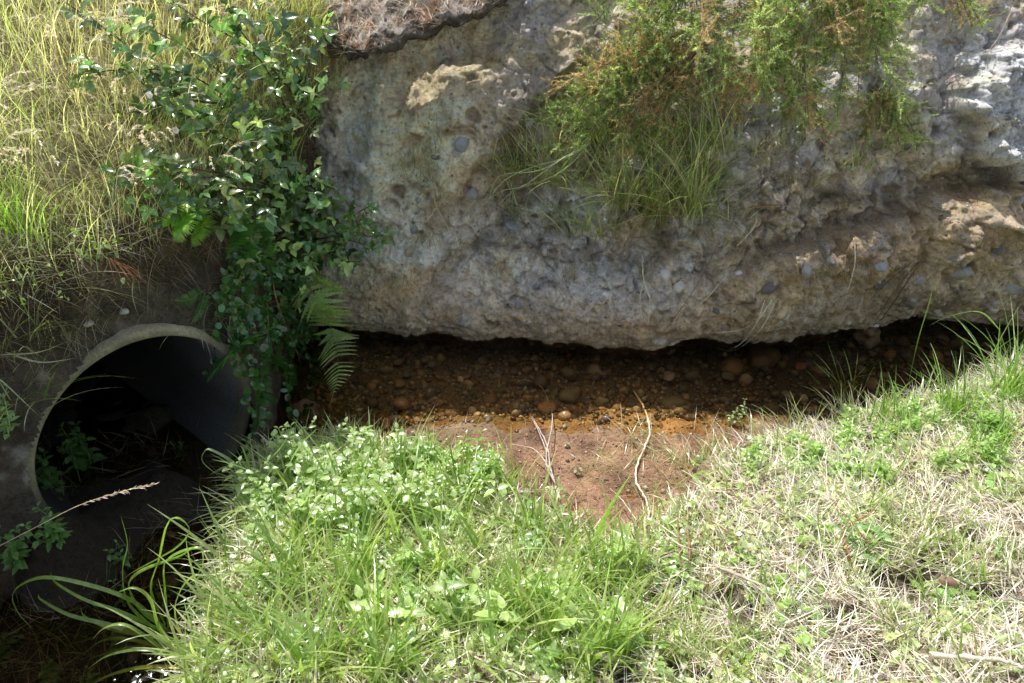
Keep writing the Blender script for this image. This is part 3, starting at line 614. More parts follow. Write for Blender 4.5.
special_stone('stone', 547, 411, 9, (.42, .24, .12), 'flat tan stone on the sunlit silt crossed by the forked twig', 308, .4, 'wet', .01, .3, 'stone', which=(0,))
special_stone('stone', 945, 590, 9, (.25, .15, .10), 'round brown and white speckled stone sunk in the dry straw', 309, .9, 'stone', .02, .2, 'stone', which=(0,))
special_stone('stone', 668, 383, 8, (.40, .30, .30), 'flat pale pink stone just under the water at the end of the crooked stick', 310, .3, 'wet', .03, .2, 'stone', which=(0,))
special_stone('stone', 800, 368, 7, (.34, .15, .06), 'orange brown stone under dark water left of the pale pinkish rock', 311, .5, 'wet', .0, .2, 'stone', which=(0,))
special_stone('stone', 88, 325, 6, (.5, .48, .42), 'pale chip of stone in the earth above the pipe rim', 312, .6, 'stone', 0, .3, 'stone')
special_stone('stone', 124, 313, 5, (.55, .53, .5), 'small white stone in dark earth just above the pipe crown', 313, .6, 'stone', 0, .3, 'stone')
special_stone('brown_rock', 208, 478, 13, (.16, .11, .07), 'brown rock in the dark pit beside the curled leaf tips', 314, .5, 'stone', 0.02, .3, 'rock')

FST = []
for k in range(6):
    V_, F_ = stone_shape(240 + k, .7, .32); FST.append(set_mesh('fallen_stone', V_, F_, np.array([(.15, .12, .09), (.12, .11, .1), (.2, .16, .12)][k % 3]) * (1 + .3 * fbm(V_, .5, 3, k))[:, None])); FST[-1].materials.append(M['wet'])
for k in range(30):
    a = rng.uniform(-.75, 2.9); b = float(np.interp(a, cxs, cys)) - rng.uniform(-.03, .10); h_ = float(ground_h(np.array([a]), np.array([b]))[0])
    put_stone(FST[rng.integers(6)], np.array([a, b, h_ + .015]), rng.uniform(.018, .045), 'fallen_stone', 'angular stone fallen from the cliff and lying along its foot in the water', 'stone', 'stones fallen along the cliff foot', sink=.2)
# bits lying on the silt
P = []
while len(P) < 420:
    a, b = rng.uniform(-.4, 1.1), rng.uniform(1.85, 2.7); h_ = float(ground_h(np.array([a]), np.array([b]))[0])
    if -.03 < h_ < .03: P.append((a, b, h_))
P = np.array(P); n = len(P); G = Geo(); rr_ = rng.lognormal(math.log(.0045), .55, n); scatter_stones(G, P + np.array([0, 0, 1]) * rr_[:, None] * .1, norm(UPV + rng.normal(0, .3, (n, 3))), rr_, pick([(.36, .25, .17), (.5, .4, .3), (.22, .15, .1), (.42, .24, .14)], n), ico(2))
single('silt_grit', G, M['wet'], 'grit and small pebbles half sunk in the reddish silt', 'gravel', kind='stuff', origin=(0, 0, 0))
# the crust of dark soil jutting out over the sandy face
path = curve([lift(u_, v_, h_) for u_, v_, h_ in [(330, 40, .0), (345, 52, .08), (372, 54, .16), (400, 43, .18), (440, 29, .18), (475, 18, .16), (508, 3, .11), (535, -12, .02)]], 110)
path = path + np.array([0, .03, .03]); m = 64; th = np.linspace(0, 2 * math.pi, m + 1)[:-1]; V_ = []
for i, p in enumerate(path):
    s_ = i / 109; dp = .17 * math.sin(math.pi * min(1, .12 + s_ * .86)) ** .5; hh = .048 * (1 - .45 * s_)
    c_, q_ = np.cos(th), np.sin(th); yy = -np.sign(c_) * np.abs(c_) ** .7 * dp; zz = np.sign(q_) * np.abs(q_) ** .8 * hh * np.where(q_ > 0, 1.3, .8) + .35 * (yy + dp)
    V_.append(np.stack([np.full(m, p[0]), p[1] + yy, p[2] + zz], 1))
V_ = np.concatenate(V_); nn_ = fbm(V_, .09, 4, 401, .6); V_ += np.stack([fbm(V_, .06, 4, 402) * .03, -nn_ * .05, fbm(V_, .07, 5, 403, .65) * .05], 1) + (np.abs(vnoise(V_ / .03, 404)) * .03)[:, None] * np.array([0, -1, .3])
i, j = np.meshgrid(np.arange(109), np.arange(m), indexing='ij'); i, j = i.ravel(), j.ravel(); j2 = (j + 1) % m; Fc = np.stack([i * m + j, i * m + j2, (i + 1) * m + j2, (i + 1) * m + j], 1)
T_ = np.tile(np.array([.12, .10, .08]), (len(V_), 1)); topm = np.tile(ss(.1, .6, np.sin(th)), 110); T_ = lay(T_, (.52, .48, .44), topm * ss(-.3, .3, fbm(V_, .05, 3, 405))); T_ = lay(T_, (.30, .17, .09), topm * ss(.1, .5, fbm(V_, .06, 3, 406)))  # pale dirt on top also imitates sunlight, darker underside imitates shade
link('soil_crust', set_mesh('soil_crust', V_, Fc, T_), M['cliff'], kind='structure', label='dark crust of soil jutting out over the smooth sandy face of the cliff')
TREES.append(bvh_of(V_, Fc)); CRV, CRF = V_, Fc

# ================================================================== ground cover on the near bank
def bankpts(n, f=None):
    a = rng.uniform(-1.05, 3.4, n); b = rng.uniform(.55, 3.1, n); h_ = ground_h(a, b); k = (h_ > .006 - .05) & ((ye(a) - b) > -.08) & (a > -1.0) & (rng.random(n) > .93 * bare(a, b)) & (h_ > .006)
    if f is not None: k &= f(a, b)
    a, b, h_ = a[k], b[k], h_[k]; return np.stack([a, b, h_ - .004], 1)
UP = np.array([0, 0, 1.0])
edge_bare = lambda a, b: rng.random(len(a)) > np.clip(1.1 * gauss(a, b, .42, 2.2, .34, .32) + 1.1 * ss(.26, .0, ye(a) - b) * ss(-.4, -.2, a) * ss(1.1, .8, a), 0, 1)
patch = lambda P, s, k: fbm(np.stack([P[:, 0], P[:, 1], P[:, 0] * 0], 1), s, 3, k)
# dry straw litter
P = bankpts(100000, edge_bare); P = P[rng.random(len(P)) < .42 + .58 * ss(.15, .6, P[:, 0] + .25 * fbm(P * np.array([1, 1, 0]), .3, 3, 98))]; n = len(P); G = Geo()
blades(G, P + np.array([0, 0, 1]) * rng.uniform(0, .022, (n, 1)), UP, rng.uniform(.025, .12, n), rng.uniform(.0014, .0045, n), 7 * patch(P, .5, 400) + rng.normal(0, .8, n) + 3.14 * (rng.random(n) < .5), rng.uniform(.9, 1.6, n), rng.uniform(-.2, .5, n), vary((.80, .71, .60), n, .3, .06) * np.where(rng.random((n, 1)) < .3, .4, 1), K=2, taper=3)
single('straw_litter', G, M['straw'], 'bleached dry grass and straw matted over the near bank', 'straw', kind='stuff', origin=(0, 0, 0))
# live short grass
P = bankpts(46000, edge_bare); n = len(P); dn = ss(-.25, .25, patch(P, .25, 90) + .2 * (P[:, 0] < .3) - .15 * (P[:, 0] > .5)); P = P[rng.random(n) < .12 + .88 * dn]; n = len(P); G = Geo()
gcol = pick([(.25, .35, .09), (.34, .42, .14), (.42, .46, .19), (.17, .26, .06), (.60, .56, .34)], n, [.3, .3, .15, .15, .1])
blades(G, P, UP + rng.normal(0, .15, (n, 3)), rng.gamma(4, .014, n) + .02, rng.uniform(.0018, .0042, n), rng.uniform(0, 6.28, n), rng.uniform(.0, .8, n), rng.uniform(.1, 1.5, n), gcol * rng.uniform(.75, 1.25, (n, 1)), K=4)
P2_ = bankpts(22000, edge_bare); n = len(P2_); dn = ss(-.3, .3, patch(P2_, .3, 97) + .3 * (P2_[:, 0] < .35) - .25 * (P2_[:, 0] > .6)); P2_ = P2_[rng.random(n) < dn]; n = len(P2_)
blades(G, P2_, UP + rng.normal(0, .2, (n, 3)), rng.uniform(.05, .19, n), rng.uniform(.003, .010, n), rng.uniform(0, 6.28, n), rng.uniform(.1, 1.0, n), rng.uniform(.1, 1.6, n), pick([(.24, .36, .09), (.36, .46, .15), (.46, .52, .25), (.68, .62, .45)], n, [.35, .35, .2, .1]) * rng.uniform(.75, 1.2, (n, 1)), K=5)
single('short_grass', G, M['grass'], 'short green grass growing through the straw on the near bank', 'grass', kind='stuff', origin=(0, 0, 0))
# small clover-like leaves
P = bankpts(46000, edge_bare); n = len(P); dn = ss(-.15, .35, patch(P, .22, 93) + .2 * ((P[:, 0] > .9) & (P[:, 1] > 1.6)) + .1 * (P[:, 0] < .2)); P = P[rng.random(n) < dn * .8 + .04]; n = len(P); G = Geo()
az = rng.uniform(0, 6.28, n); Dd = np.stack([np.cos(az), np.sin(az), rng.uniform(-.1, .5, n)], 1)
place(G, LOBED, P + np.array([0, 0, 1]) * rng.uniform(.01, .05, (n, 1)), Dd, UP + rng.normal(0, .35, (n, 3)), rng.uniform(.008, .024, n), pick([(.36, .47, .18), (.47, .56, .26), (.25, .36, .12), (.56, .60, .36)], n) * rng.uniform(.8, 1.2, (n, 1)))
single('ground_cover', G, M['leaf'], 'tiny pale green leaves of creeping weeds spread over the near bank', 'ground cover', kind='stuff', origin=(0, 0, 0))

# ================================================================== individual weeds
def herb(base, H, nodes, leaf, tint, lean=None, tpl=SERR, name='leafy_weed', label='', cat='weed', group=None, branch=1, spread=.9, mat='leaf'):
    base = np.array(base, float); root = thing(name, base, label, cat, group); Gs, Gf = Geo(), Geo()
    for b in range(branch):
        ln = np.append(rng.normal(0, .25, 2), 0) * (1.0 if b else .6) + (np.zeros(3) if lean is None else np.array(lean)); tip = base + (np.array([0, 0, 1.0]) + ln) * H * (1 if b == 0 else rng.uniform(.5, .9))
        b0 = base + np.append(rng.normal(0, .012, 2), -.01) * (1 if b else 0)
        C_ = curve([b0, b0 * .5 + tip * .5 + np.append(rng.normal(0, .015, 2), 0), tip], 12); tube(Gs, C_, .0022, .0012, np.array(tint) * .8 + .03, 5)
        for k in range(nodes):
            t = .15 + .85 * k / (nodes - 1); i = t * 11; p = C_[int(min(i, 10))] * (1 - (i - int(min(i, 10)))) + C_[int(min(i, 10)) + 1] * (i - int(min(i, 10)))
            a0 = k * 1.57 + b + rng.normal(0, .25); sz = leaf * (1.05 - .55 * t ** 2) * (.65 + .35 * min(1, t * 3))
            for s in (0, math.pi):
                a_ = a0 + s + rng.normal(0, .15); el = rng.uniform(-.15, .35) + .5 * (t > .9); dd = np.array([math.cos(a_), math.sin(a_), el])
                tube(Gs, [p, p + dd * sz * .12], .001, .0008, np.array(tint) * .8, 4)
                place(Gf, tpl, p + dd * sz * .12, dd, UP + rng.normal(0, .2, 3) - .2 * np.append(dd[:2], 0), sz * rng.uniform(.8, 1.1), vary(tint, 1, .18, .06), sz * spread * rng.uniform(.85, 1.1))
    part('stem', Gs, M['bark'], root); part('foliage', Gf, M[mat], root); return root
def rosette(base, R_, nl, tint, name='rosette_weed', label='', cat='weed', group=None, tpl=LOBED, tri=True, rise=.35):
    base = np.array(base, float); root = thing(name, base, label, cat, group); Gs, Gf = Geo(), Geo()
    for k in range(nl):
        a_ = k * 2.4 + rng.normal(0, .2); rl = R_ * rng.uniform(.5, 1.05); d_ = np.array([math.cos(a_), math.sin(a_), 0]); e = base + d_ * rl * .7 + UP * R_ * rng.uniform(.4, 1) * rise
        C_ = curve([base, base + d_ * rl * .3 + UP * R_ * rise * .8, e], 6); tube(Gs, C_, .0016, .001, np.array(tint) * .7 + .02, 4)
        for s in ((-.9, 0, .9) if tri else (0,)):
            dd = np.array([math.cos(a_ + s), math.sin(a_ + s), rng.uniform(-.25, .15)]); place(Gf, tpl, e, dd, UP + rng.normal(0, .18, 3), rl * (.42 if tri else .75) * rng.uniform(.85, 1.1), vary(tint, 1, .15, .06))
    part('stalk', Gs, M['bark'], root); part('foliage', Gf, M['leaf'], root); return root
def tuft(base, nb, Lr, w, cols_, label, name='grass_tuft', group=None, lean=(0, 0), sp=.03, upn=None, bend=(.2, 1.3), cat='grass tuft', mat='grass', leanr=(.05, .6), tipc=None, K=7, azr=(0, 6.28)):
    base = np.array(base, float); G = Geo(); up = UP if upn is None else norm(np.array(upn, float)); up = up + np.array([lean[0], lean[1], 0])
    b = base + rng.normal(0, sp, (nb, 3)) * np.array([1, 1, .3]); b[:, 2] -= .01
    blades(G, b, up + rng.normal(0, .12, (nb, 3)), rng.uniform(*Lr, nb), rng.uniform(.6, 1.1, nb) * w, rng.uniform(*azr, nb), rng.uniform(*leanr, nb), rng.uniform(*bend, nb), pick(cols_, nb) * rng.uniform(.75, 1.2, (nb, 1)), K=K, tipc=tipc)
    return single(name, G, M[mat], label, cat, group, origin=base)
NET = (.35, .46, .19)
WG = 'leafy green weeds crowding the sunlit near bank'
named = [((262, 470), .17, 7, .045, 3, 'pale green leafy weed at the bank corner beside the dark pit'), ((466, 497), .20, 5, .040, 1, 'upright weed with rounded pale leaves standing at the edge of the silt'),
         ((452, 615), .16, 4, .070, 1, 'broad pale-leaved weed standing alone in the grass nearest the viewer'), ((362, 560), .16, 4, .055, 2, 'broad-leaved weed between tall grass blades left of the middle of the bank'),
         ((735, 425), .15, 7, .022, 2, 'slender weed with small leaves rising from the water edge in front of the cliff'), ((300, 475), .22, 7, .04, 3, 'tallest leafy weed of the crowd at the bank corner')]
for (u_, v_), H, nn_, lf, br, lab in named:
    p, _ = hit(u_, v_, (0,)); herb(p, H, nn_, lf, NET if 'rounded' not in lab else (.30, .40, .26), None, ROUND if 'rounded' in lab else (OVATE if 'broad' in lab else SERR), label=lab, branch=br, spread=.8)
def region(n, u0, u1, v0, v1):
    out = []
    while len(out) < n:
        p, _ = hit(rng.uniform(u0, u1), rng.uniform(v0, v1), (0,))
        if p[2] > .02 and p[0] > -.88: out.append(p)
    return out
for p in region(34, 235, 430, 445, 530): herb(p, rng.uniform(.12, .24), 6, rng.uniform(.035, .058), NET, label='leafy weed with toothed opposite leaves in the dense clump at the bank corner', group=WG, branch=3)
for p in region(18, 410, 500, 450, 505): herb(p, rng.uniform(.09, .16), 9, rng.uniform(.04, .055), (.26, .40, .08), tpl=LANCE, label='bright green weed with narrow leaves in the clump beside the silt', name='narrow_leaved_weed', group='narrow-leaved weeds beside the silt', branch=4, spread=1.1)
for p in region(40, 220, 640, 515, 675): herb(p, rng.uniform(.05, .13), 4, rng.uniform(.03, .055), (.25, .38, .12), tpl=OVATE, label='small soft-leaved weed among the grass blades of the near bank', group='small weeds among the grass', branch=2)
for p in region(16, 280, 640, 510, 675): herb(p, rng.uniform(.10, .17), 4, rng.uniform(.055, .09), (.38, .50, .18), tpl=OVATE, label='broad-leaved weed standing over the grass of the near bank', group='broad-leaved weeds on the near bank', branch=1)
for p in region(46, 680, 1015, 395, 480): herb(p, rng.uniform(.05, .12), 6, rng.uniform(.024, .042), (.32, .46, .14), label='small bushy weed on the sunlit strip along the water', group='small weeds along the water', branch=3)
rosette(hit(795, 668, (0,))[0], .085, 9, (.30, .44, .10), label='large bright green weed with broad leaflets flat on the straw', tpl=OVATE)
rosette(hit(868, 548, (0,))[0], .085, 13, (.22, .38, .14), label='clump of ferny divided leaves beside reddish stalks in the straw')
rosette(hit(985, 612, (0,))[0], .06, 9, (.28, .42, .12), label='pale rosette of lobed leaves below the speckled stone')
rosette(hit(690, 560, (0,))[0], .06, 9, (.34, .46, .10), label='yellow-green rosette beside the hollow with the brown stalks')
rosette(hit(843, 568, (0,))[0], .04, 6, (.40, .42, .10), label='yellowing rosette of round leaves left of the ferny clump', tpl=ROUND, tri=False)
for p in region(80, 640, 1020, 430, 675): rosette(p, rng.uniform(.035, .085), rng.integers(6, 11), (.29, .42, .12), label='low rosette of small lobed leaves on the straw-covered bank', group='low rosettes on the straw')
# taller grass on the near bank
GC = [(.25, .38, .09), (.35, .46, .13), (.44, .50, .20)]
BG = 'loose tufts of long grass on the near bank'
for k in range(90):
    p = region(1, 165, 640, 480, 683)[0]; tuft(p, rng.integers(8, 15), (.12, .34), .0115, GC, 'loose tuft of long green blades in the grassy part of the near bank', group=BG, sp=.02, cat='grass tuft')
for k in range(36):
    p = region(1, 640, 1010, 430, 675)[0]; tuft(p, rng.integers(7, 14), (.08, .22), .006, GC + [(.5, .5, .28)], 'thin tuft of green blades on the straw-covered part of the near bank', group='thin grass tufts on the straw', sp=.02)
for (u_, v_), nb, Lr, lab in [((952, 425), 90, (.18, .42), 'dense dark green grass tuft at the water edge on the high end of the bank'), ((1010, 400), 80, (.2, .5), 'tall grass tuft arching over the water at the far end of the bank'), ((845, 402), 26, (.12, .32), 'open tuft of curving blades reaching over the water toward the pinkish rock'), ((885, 425), 40, (.12, .26), 'short tuft of blades between the curving tuft and the dense dark tuft'),
                             ((985, 455), 60, (.12, .3), 'grass tuft with brown straw at its foot behind the dense dark tuft'), ((1020, 350), 50, (.16, .42), 'highest grass tuft on the bank close to the foot of the cliff')]:
    tuft(hit(u_, v_, (0,))[0], nb, Lr, .0075, [(.17, .34, .05), (.26, .44, .08), (.36, .48, .16)], lab, sp=.035)
tuft(hit(590, 470, (0,))[0] + np.array([0.03, 0, 0]), 60, (.06, .16), .0025, [(.35, .38, .14), (.5, .46, .26), (.22, .3, .08)], 'flattened yellowish tuft of fine grass lying over the reddish silt', sp=.05, leanr=(.9, 1.4), bend=(.0, .6))
tuft(hit(640, 440, (0,))[0], 70, (.06, .16), .0025, [(.35, .38, .14), (.5, .46, .26), (.22, .3, .08)], 'sprawling tuft of fine grass around the crooked stick', sp=.05, leanr=(.9, 1.4), bend=(.0, .6))
def blade_thing(name, curves, tint, label, cat='grass blade', w=.01, mat='grass', group=None, side=None, roll=1.2, fold=.2):
    G = Geo(); o0 = None
    for c in curves:
        pts_, ww = (c, w); 
        P = curve(pts_, 26); o0 = P[0] if o0 is None else o0; ribbon(G, P, ww * rng.uniform(.85, 1.1), vary(tint, 1, .12, .05)[0], side=side, roll=roll * rng.uniform(-1, 1), fold=fold)
    return single(name, G, M[mat], label, cat, group, origin=o0)
# the long curling blades that lean out over the pit
A = lambda L_, Y: [at(a, b, Y + c) for a, b, *r in L_ for c in [r[0] if r else 0]]
Yc = 1.55
blade_thing('curling_grass', [A(l, Yc) for l in [
    [(165, 628), (130, 600), (80, 583), (40, 578), (14, 592), (18, 612), (34, 630)],
    [(160, 640), (110, 625), (70, 615), (42, 600), (38, 594)],
    [(165, 632), (120, 612), (85, 600), (56, 583), (50, 572)],
    [(160, 645), (120, 650), (80, 660), (60, 640), (36, 625)],
    [(158, 632), (128, 604), (122, 570), (127, 545), (121, 516)],
    [(165, 625), (150, 590), (158, 560), (166, 525), (178, 517), (190, 530), (176, 548), (140, 568), (128, 575)],
    [(168, 628), (164, 590), (166, 560), (200, 548), (203, 575)],
    [(170, 632), (140, 610), (128, 585), (142, 570), (180, 556), (196, 545)],
    [(175, 640), (120, 632), (86, 618), (80, 606)],
    [(170, 650), (130, 640), (100, 642), (70, 668)]]], (.26, .42, .08), 'clump of long bright blades curling out over the dark pit', 'grass clump', w=.0145, side=(.1, 1, .1), roll=1.2)
blade_thing('curling_grass', [A(l, 1.95) for l in [
    [(262, 500), (250, 480), (232, 462), (215, 452), (206, 450), (203, 462), (222, 478)], [(262, 500), (250, 470), (243, 450), (240, 445)], [(258, 505), (246, 490), (238, 475), (236, 470)], [(265, 500), (262, 470), (280, 448), (292, 430)], [(265, 505), (285, 470), (300, 445), (318, 428)]]], (.30, .42, .16), 'small clump of pale curling blades at the bank corner against the dark pit', 'grass clump', w=.013, side=(.1, 1, .1), roll=1.2)
blade_thing('curling_grass', [A(l, 1.42) for l in [
    [(190, 665), (150, 650), (110, 655), (84, 672)], [(190, 660), (160, 630), (150, 600), (135, 588), (118, 592)], [(195, 665), (175, 620), (180, 590), (196, 575), (212, 585)], [(190, 668), (140, 668), (100, 680), (80, 700)], [(200, 660), (190, 620), (215, 596), (232, 600)], [(185, 668), (150, 640), (125, 625), (105, 628), (92, 640)]]], (.32, .45, .12), 'lower clump of long blades spilling from the bank toward the pit close to the viewer', 'grass clump', w=.013, side=(.1, 1, .1), roll=1.2)
blade_thing('wide_grass_blade', [A([(562, 590), (585, 560), (608, 510), (632, 472)], 1.72)], (.26, .42, .12), 'single wide blade slanting up in front of the crooked stick', w=.022, side=(1, 0, .3), roll=.3)
blade_thing('wide_grass_blade', [A([(372, 480), (390, 510), (405, 560)], 1.66)], (.36, .46, .22), 'pale flat blade slanting down across the leafy weeds', w=.014, side=(1, 0, .3), roll=.2)
blade_thing('wide_grass_blade', [A([(432, 600), (428, 560), (415, 520), (408, 488)], 1.62)], (.26, .40, .12), 'upright wide blade beside the pale flat one', w=.013, side=(1, 0, .3), roll=.4)
blade_thing('wide_grass_blade', [A([(455, 640), (405, 632), (340, 605), (270, 573)], 1.36)], (.30, .42, .16), 'long flat blade lying nearly level across the grass closest to the viewer', w=.011, side=(0, .4, .8), roll=.3)
blade_thing('grass_stalk', [A([(908, 385), (918, 340), (930, 300), (934, 278)], 2.85)], (.2, .32, .08), 'single thin green stalk standing up against the foot of the cliff', w=.005, roll=.3)
blade_thing('grass_stalk', [A([(985, 440), (960, 400), (985, 360), (1024, 330)], 2.75), A([(940, 430), (975, 385), (1005, 330), (1023, 300)], 2.7), A([(1000, 330), (980, 312), (950, 316), (930, 325)], 2.85)], (.3, .42, .14), 'long arching blades crossing before the dark water at the far bank end', w=.006, roll=.5)

for k in range(24):
    while True:
        b = rng.uniform(1.15, 2.35); a = -.93 + rng.normal(0, .04); p = snap(a, b, 1.5)
        if p[2] > .03: break
    tuft(p, rng.integers(8, 18), (.08, .24), .007, GC + [(.66, .58, .42)], 'ragged tuft of grass drooping over the edge of the dark pit', group='grass drooping over the pit edge', sp=.025, azr=(1.8, 4.8), leanr=(.2, 1.0), bend=(.6, 2.2))
for k in range(34):
    a = rng.uniform(.55, 2.4) if k < 26 else rng.uniform(-.7, -.2); p = snap(a, float(ye(a)) - rng.uniform(-.03, .06), 1.5)
    tuft(p, rng.integers(10, 22), (.06, .2), .005, GC + [(.66, .58, .42), (.5, .48, .26)], 'ragged tuft of grass hanging over the water edge', group='grass hanging over the water edge', sp=.03, azr=(.6, 2.6), leanr=(.3, 1.2), bend=(.3, 1.4))
for k in range(16):
    p = snap(rng.uniform(.35, .95), rng.uniform(2.1, 2.5), 1.5)
    tuft(p, rng.integers(14, 30), (.05, .15), .0022, [(.5, .5, .26), (.68, .6, .4), (.34, .42, .14)], 'sparse sprawling wisp of fine grass on the reddish silt', group='fine grass on the silt', sp=.04, leanr=(.9, 1.45), bend=(.0, .6))

# ================================================================== sticks, twigs and dry stalks
def stick(name, lines, tint, label, cat='stick', mat='bark', group=None, knots=.3, k=6):
    G = Geo(); o0 = None
    for pts_, r0, r1 in lines:
        C_ = curve(pts_, 6 * len(pts_)); C_ = C_ + rng.normal(0, r0 * .25, C_.shape); o0 = C_[0] if o0 is None else o0; tube(G, C_, r0, r1, vary(tint, 1, .1, .04)[0], k, knots)
    return single(name, G, M[mat], label, cat, group, origin=o0)
def onG(L_, h=.01): return [lift(a, b, (r[0] if r else h)) for a, b, *r in L_]
def onH(L_): return onG([(a, b, (r[0] if r else .01) + .045) for a, b, *r in L_])
stick('crooked_stick', [(onG([(634, 391, .03), (645, 410, .02), (650, 430, .02), (645, 447, .03), (638, 462, .02), (636, 480, .04), (646, 500, .05), (649, 515, .06), (645, 522, .06)]), .005, .0032)], (.70, .58, .44), 'pale crooked stick lying from the water over the silt to the grass')
stick('forked_twig', [(onG([(560, 500, 0.045), (551, 470, 0.075), (545, 440, 0.075), (528, 410, 0.055)]), 0.0043, 0.0014), (onG([(551, 470, 0.075), (535, 450, 0.085), (510, 444, 0.055)]), 0.0029, 0.0012), (onG([(556, 485, 0.065), (546, 460, 0.085), (552, 425, 0.085), (550, 405, 0.075), (537, 383, 0.055), (512, 380, 0.045)]), 0.0032, 0.0013), (onG([(537, 383, 0.055), (530, 375, 0.045)]), 0.0017, 0.0009), (onG([(548, 455, 0.075), (538, 430, 0.075), (530, 415, 0.065)]), 0.0020, 0.0010)], (.55, .48, .42), 'thin grey forked twig standing out of the silt over the stream', 'twig')
stick('driftwood_stick', [(onH([(565, 640, .01), (595, 655, .012), (622, 662, .01)]), .012, .008)], (.55, .45, .36), 'short thick weathered stick half buried in grass at the near edge')
stick('dry_stick', [(onH([(715, 565, .03), (770, 590, .03), (790, 600, .01)]), .005, .003), (onH([(735, 575, .03), (720, 600, .02)]), .003, .002)], (.42, .34, .28), 'grey brown stick lying beside the dark hollow in the straw')
stick('dry_stick', [(onH([(930, 655, .02), (1000, 660, .03), (1023, 668, .03)]), .007, .005)], (.6, .52, .42), 'straight pale stick in the straw at the near end of the bank')
stick('dry_stalks', [(onH([(683, 500, .05), (688, 535, .03), (690, 560, .02)]), .0045, .003), (onH([(678, 520, .05), (680, 560, .02), (684, 575, .01)]), .003, .002), (onH([(702, 500, .04), (712, 520, .03), (740, 540, .02)]), .003, .002)], (.28, .17, .10), 'bundle of brown dead stalks standing in a hollow of the straw', 'stalks')
stick('reddish_stalk', [(onH([(870, 545, .03), (850, 520, .08), (832, 500, .12)]), .002, .001), (onH([(850, 560, .01), (846, 530, .03), (875, 510, .05)]), .003, .0015), (onH([(845, 550, .01), (842, 535, .03)]), .003, .002)], (.30, .10, .07), 'dark red stalks rising beside the ferny clump', 'stalks')
stick('pale_root', [(onH([(655, 515, .02), (672, 540, .03), (700, 552, .02)]), .003, .0015), (onH([(636, 520, .02), (622, 500, .03), (610, 488, .02)]), .0025, .001)], (.6, .5, .38), 'thin pale root end lying in grass at the foot of the crooked stick', 'root')
for u_, v_, lab in [(578, 474, 'round whitish dried flower head on the edge of the silt'), (567, 447, 'small grey dried flower head lying on the silt above the whitish one')]:
    p, n_ = hit(u_, v_, (0,)); G = Geo(); n = 90; dd = rdir(n); place(G, leaf_tpl(3, lambda t: np.sin(math.pi * t ** .8), .6, .2, .2), np.tile(p + UP * .014, (n, 1)) + dd * .004, dd, rdir(n), .014 if u_ > 570 else .009, vary((.6, .58, .45), n)); single('dried_flower_head', G, M['straw'], lab, 'flower head', origin=p)

# ================================================================== cliff plants
Nh = np.array([0, -.75, .65])
DG = [(.24, .36, .10), (.40, .50, .18), (.64, .60, .38), (.42, .34, .2)]
def cliff_tuft(u_, v_, nb, Lr, lab, cols_=DG, w=.0048, group=None, down=False, sp=.04, **kw):
    p, n_ = hit(u_, v_, (1,)); return tuft(p, nb, Lr, w, cols_, lab, sp=sp, upn=(0, -.35, 1) if not down else (0, -.9, -.4), group=group, **kw)
for u_, v_, nb, Lr, lab in [(655, 215, 110, (.3, .6), 'tall green and straw grass tuft on the cliff just beneath the gorse'), (618, 205, 80, (.25, .5), 'green grass tuft on the cliff between the gorse sprays and the pale stalks'), (692, 212, 110, (.3, .6), 'tuft of long bright blades on the cliff where the gorse meets the bare gravel'),
                            (590, 230, 90, (.1, .25), 'low brownish tuft on the cliff under the curving pale stalks'), (510, 170, 70, (.14, .34), 'sparse tuft of thin upright blades beside the smooth sandy face'), (545, 180, 90, (.14, .36), 'sparse dull tuft growing in the crease of the cliff'), (850, 165, 50, (.08, .16), 'small bright green tuft under the gorse on the grey cliff'), (735, 215, 26, (.06, .13), 'little green tuft on the bare gravel under the gorse')]:
    cliff_tuft(u_, v_, nb, Lr, lab)
for k in range(30):
    u_, v_ = rng.uniform(515, 720), rng.uniform(110, 228); v_ = max(v_, 120 + .35 * abs(u_ - 640)); cliff_tuft(u_, v_, rng.integers(18, 38), (.12, .40), 'patch of green and straw-coloured grass rooted in the cliff under the gorse', None or DG, .0046, 'grass patches under the gorse', sp=.04, bend=(.1, 1.2), leanr=(.0, .7))
for k in range(70):
    u_, v_ = rng.uniform(400, 820), rng.uniform(110, 285); cliff_tuft(u_, v_, rng.integers(20, 40), (.06, .2), 'wisp of dry thin grass rooted in the middle of the cliff', [(.46, .40, .26), (.32, .25, .15), (.24, .27, .11)], .0028, 'wisps of dry grass on the cliff', down=bool(rng.random() < .55), sp=.03)
for k in range(26):
    u_, v_ = rng.uniform(800, 1010), rng.uniform(130, 280); cliff_tuft(u_, v_, rng.integers(14, 30), (.05, .14), 'thin dark root wisps on the shaded end of the cliff', [(.18, .13, .08), (.12, .09, .06)], .0018, 'root wisps on the cliff', down=True, name='root_wisp', cat='roots')
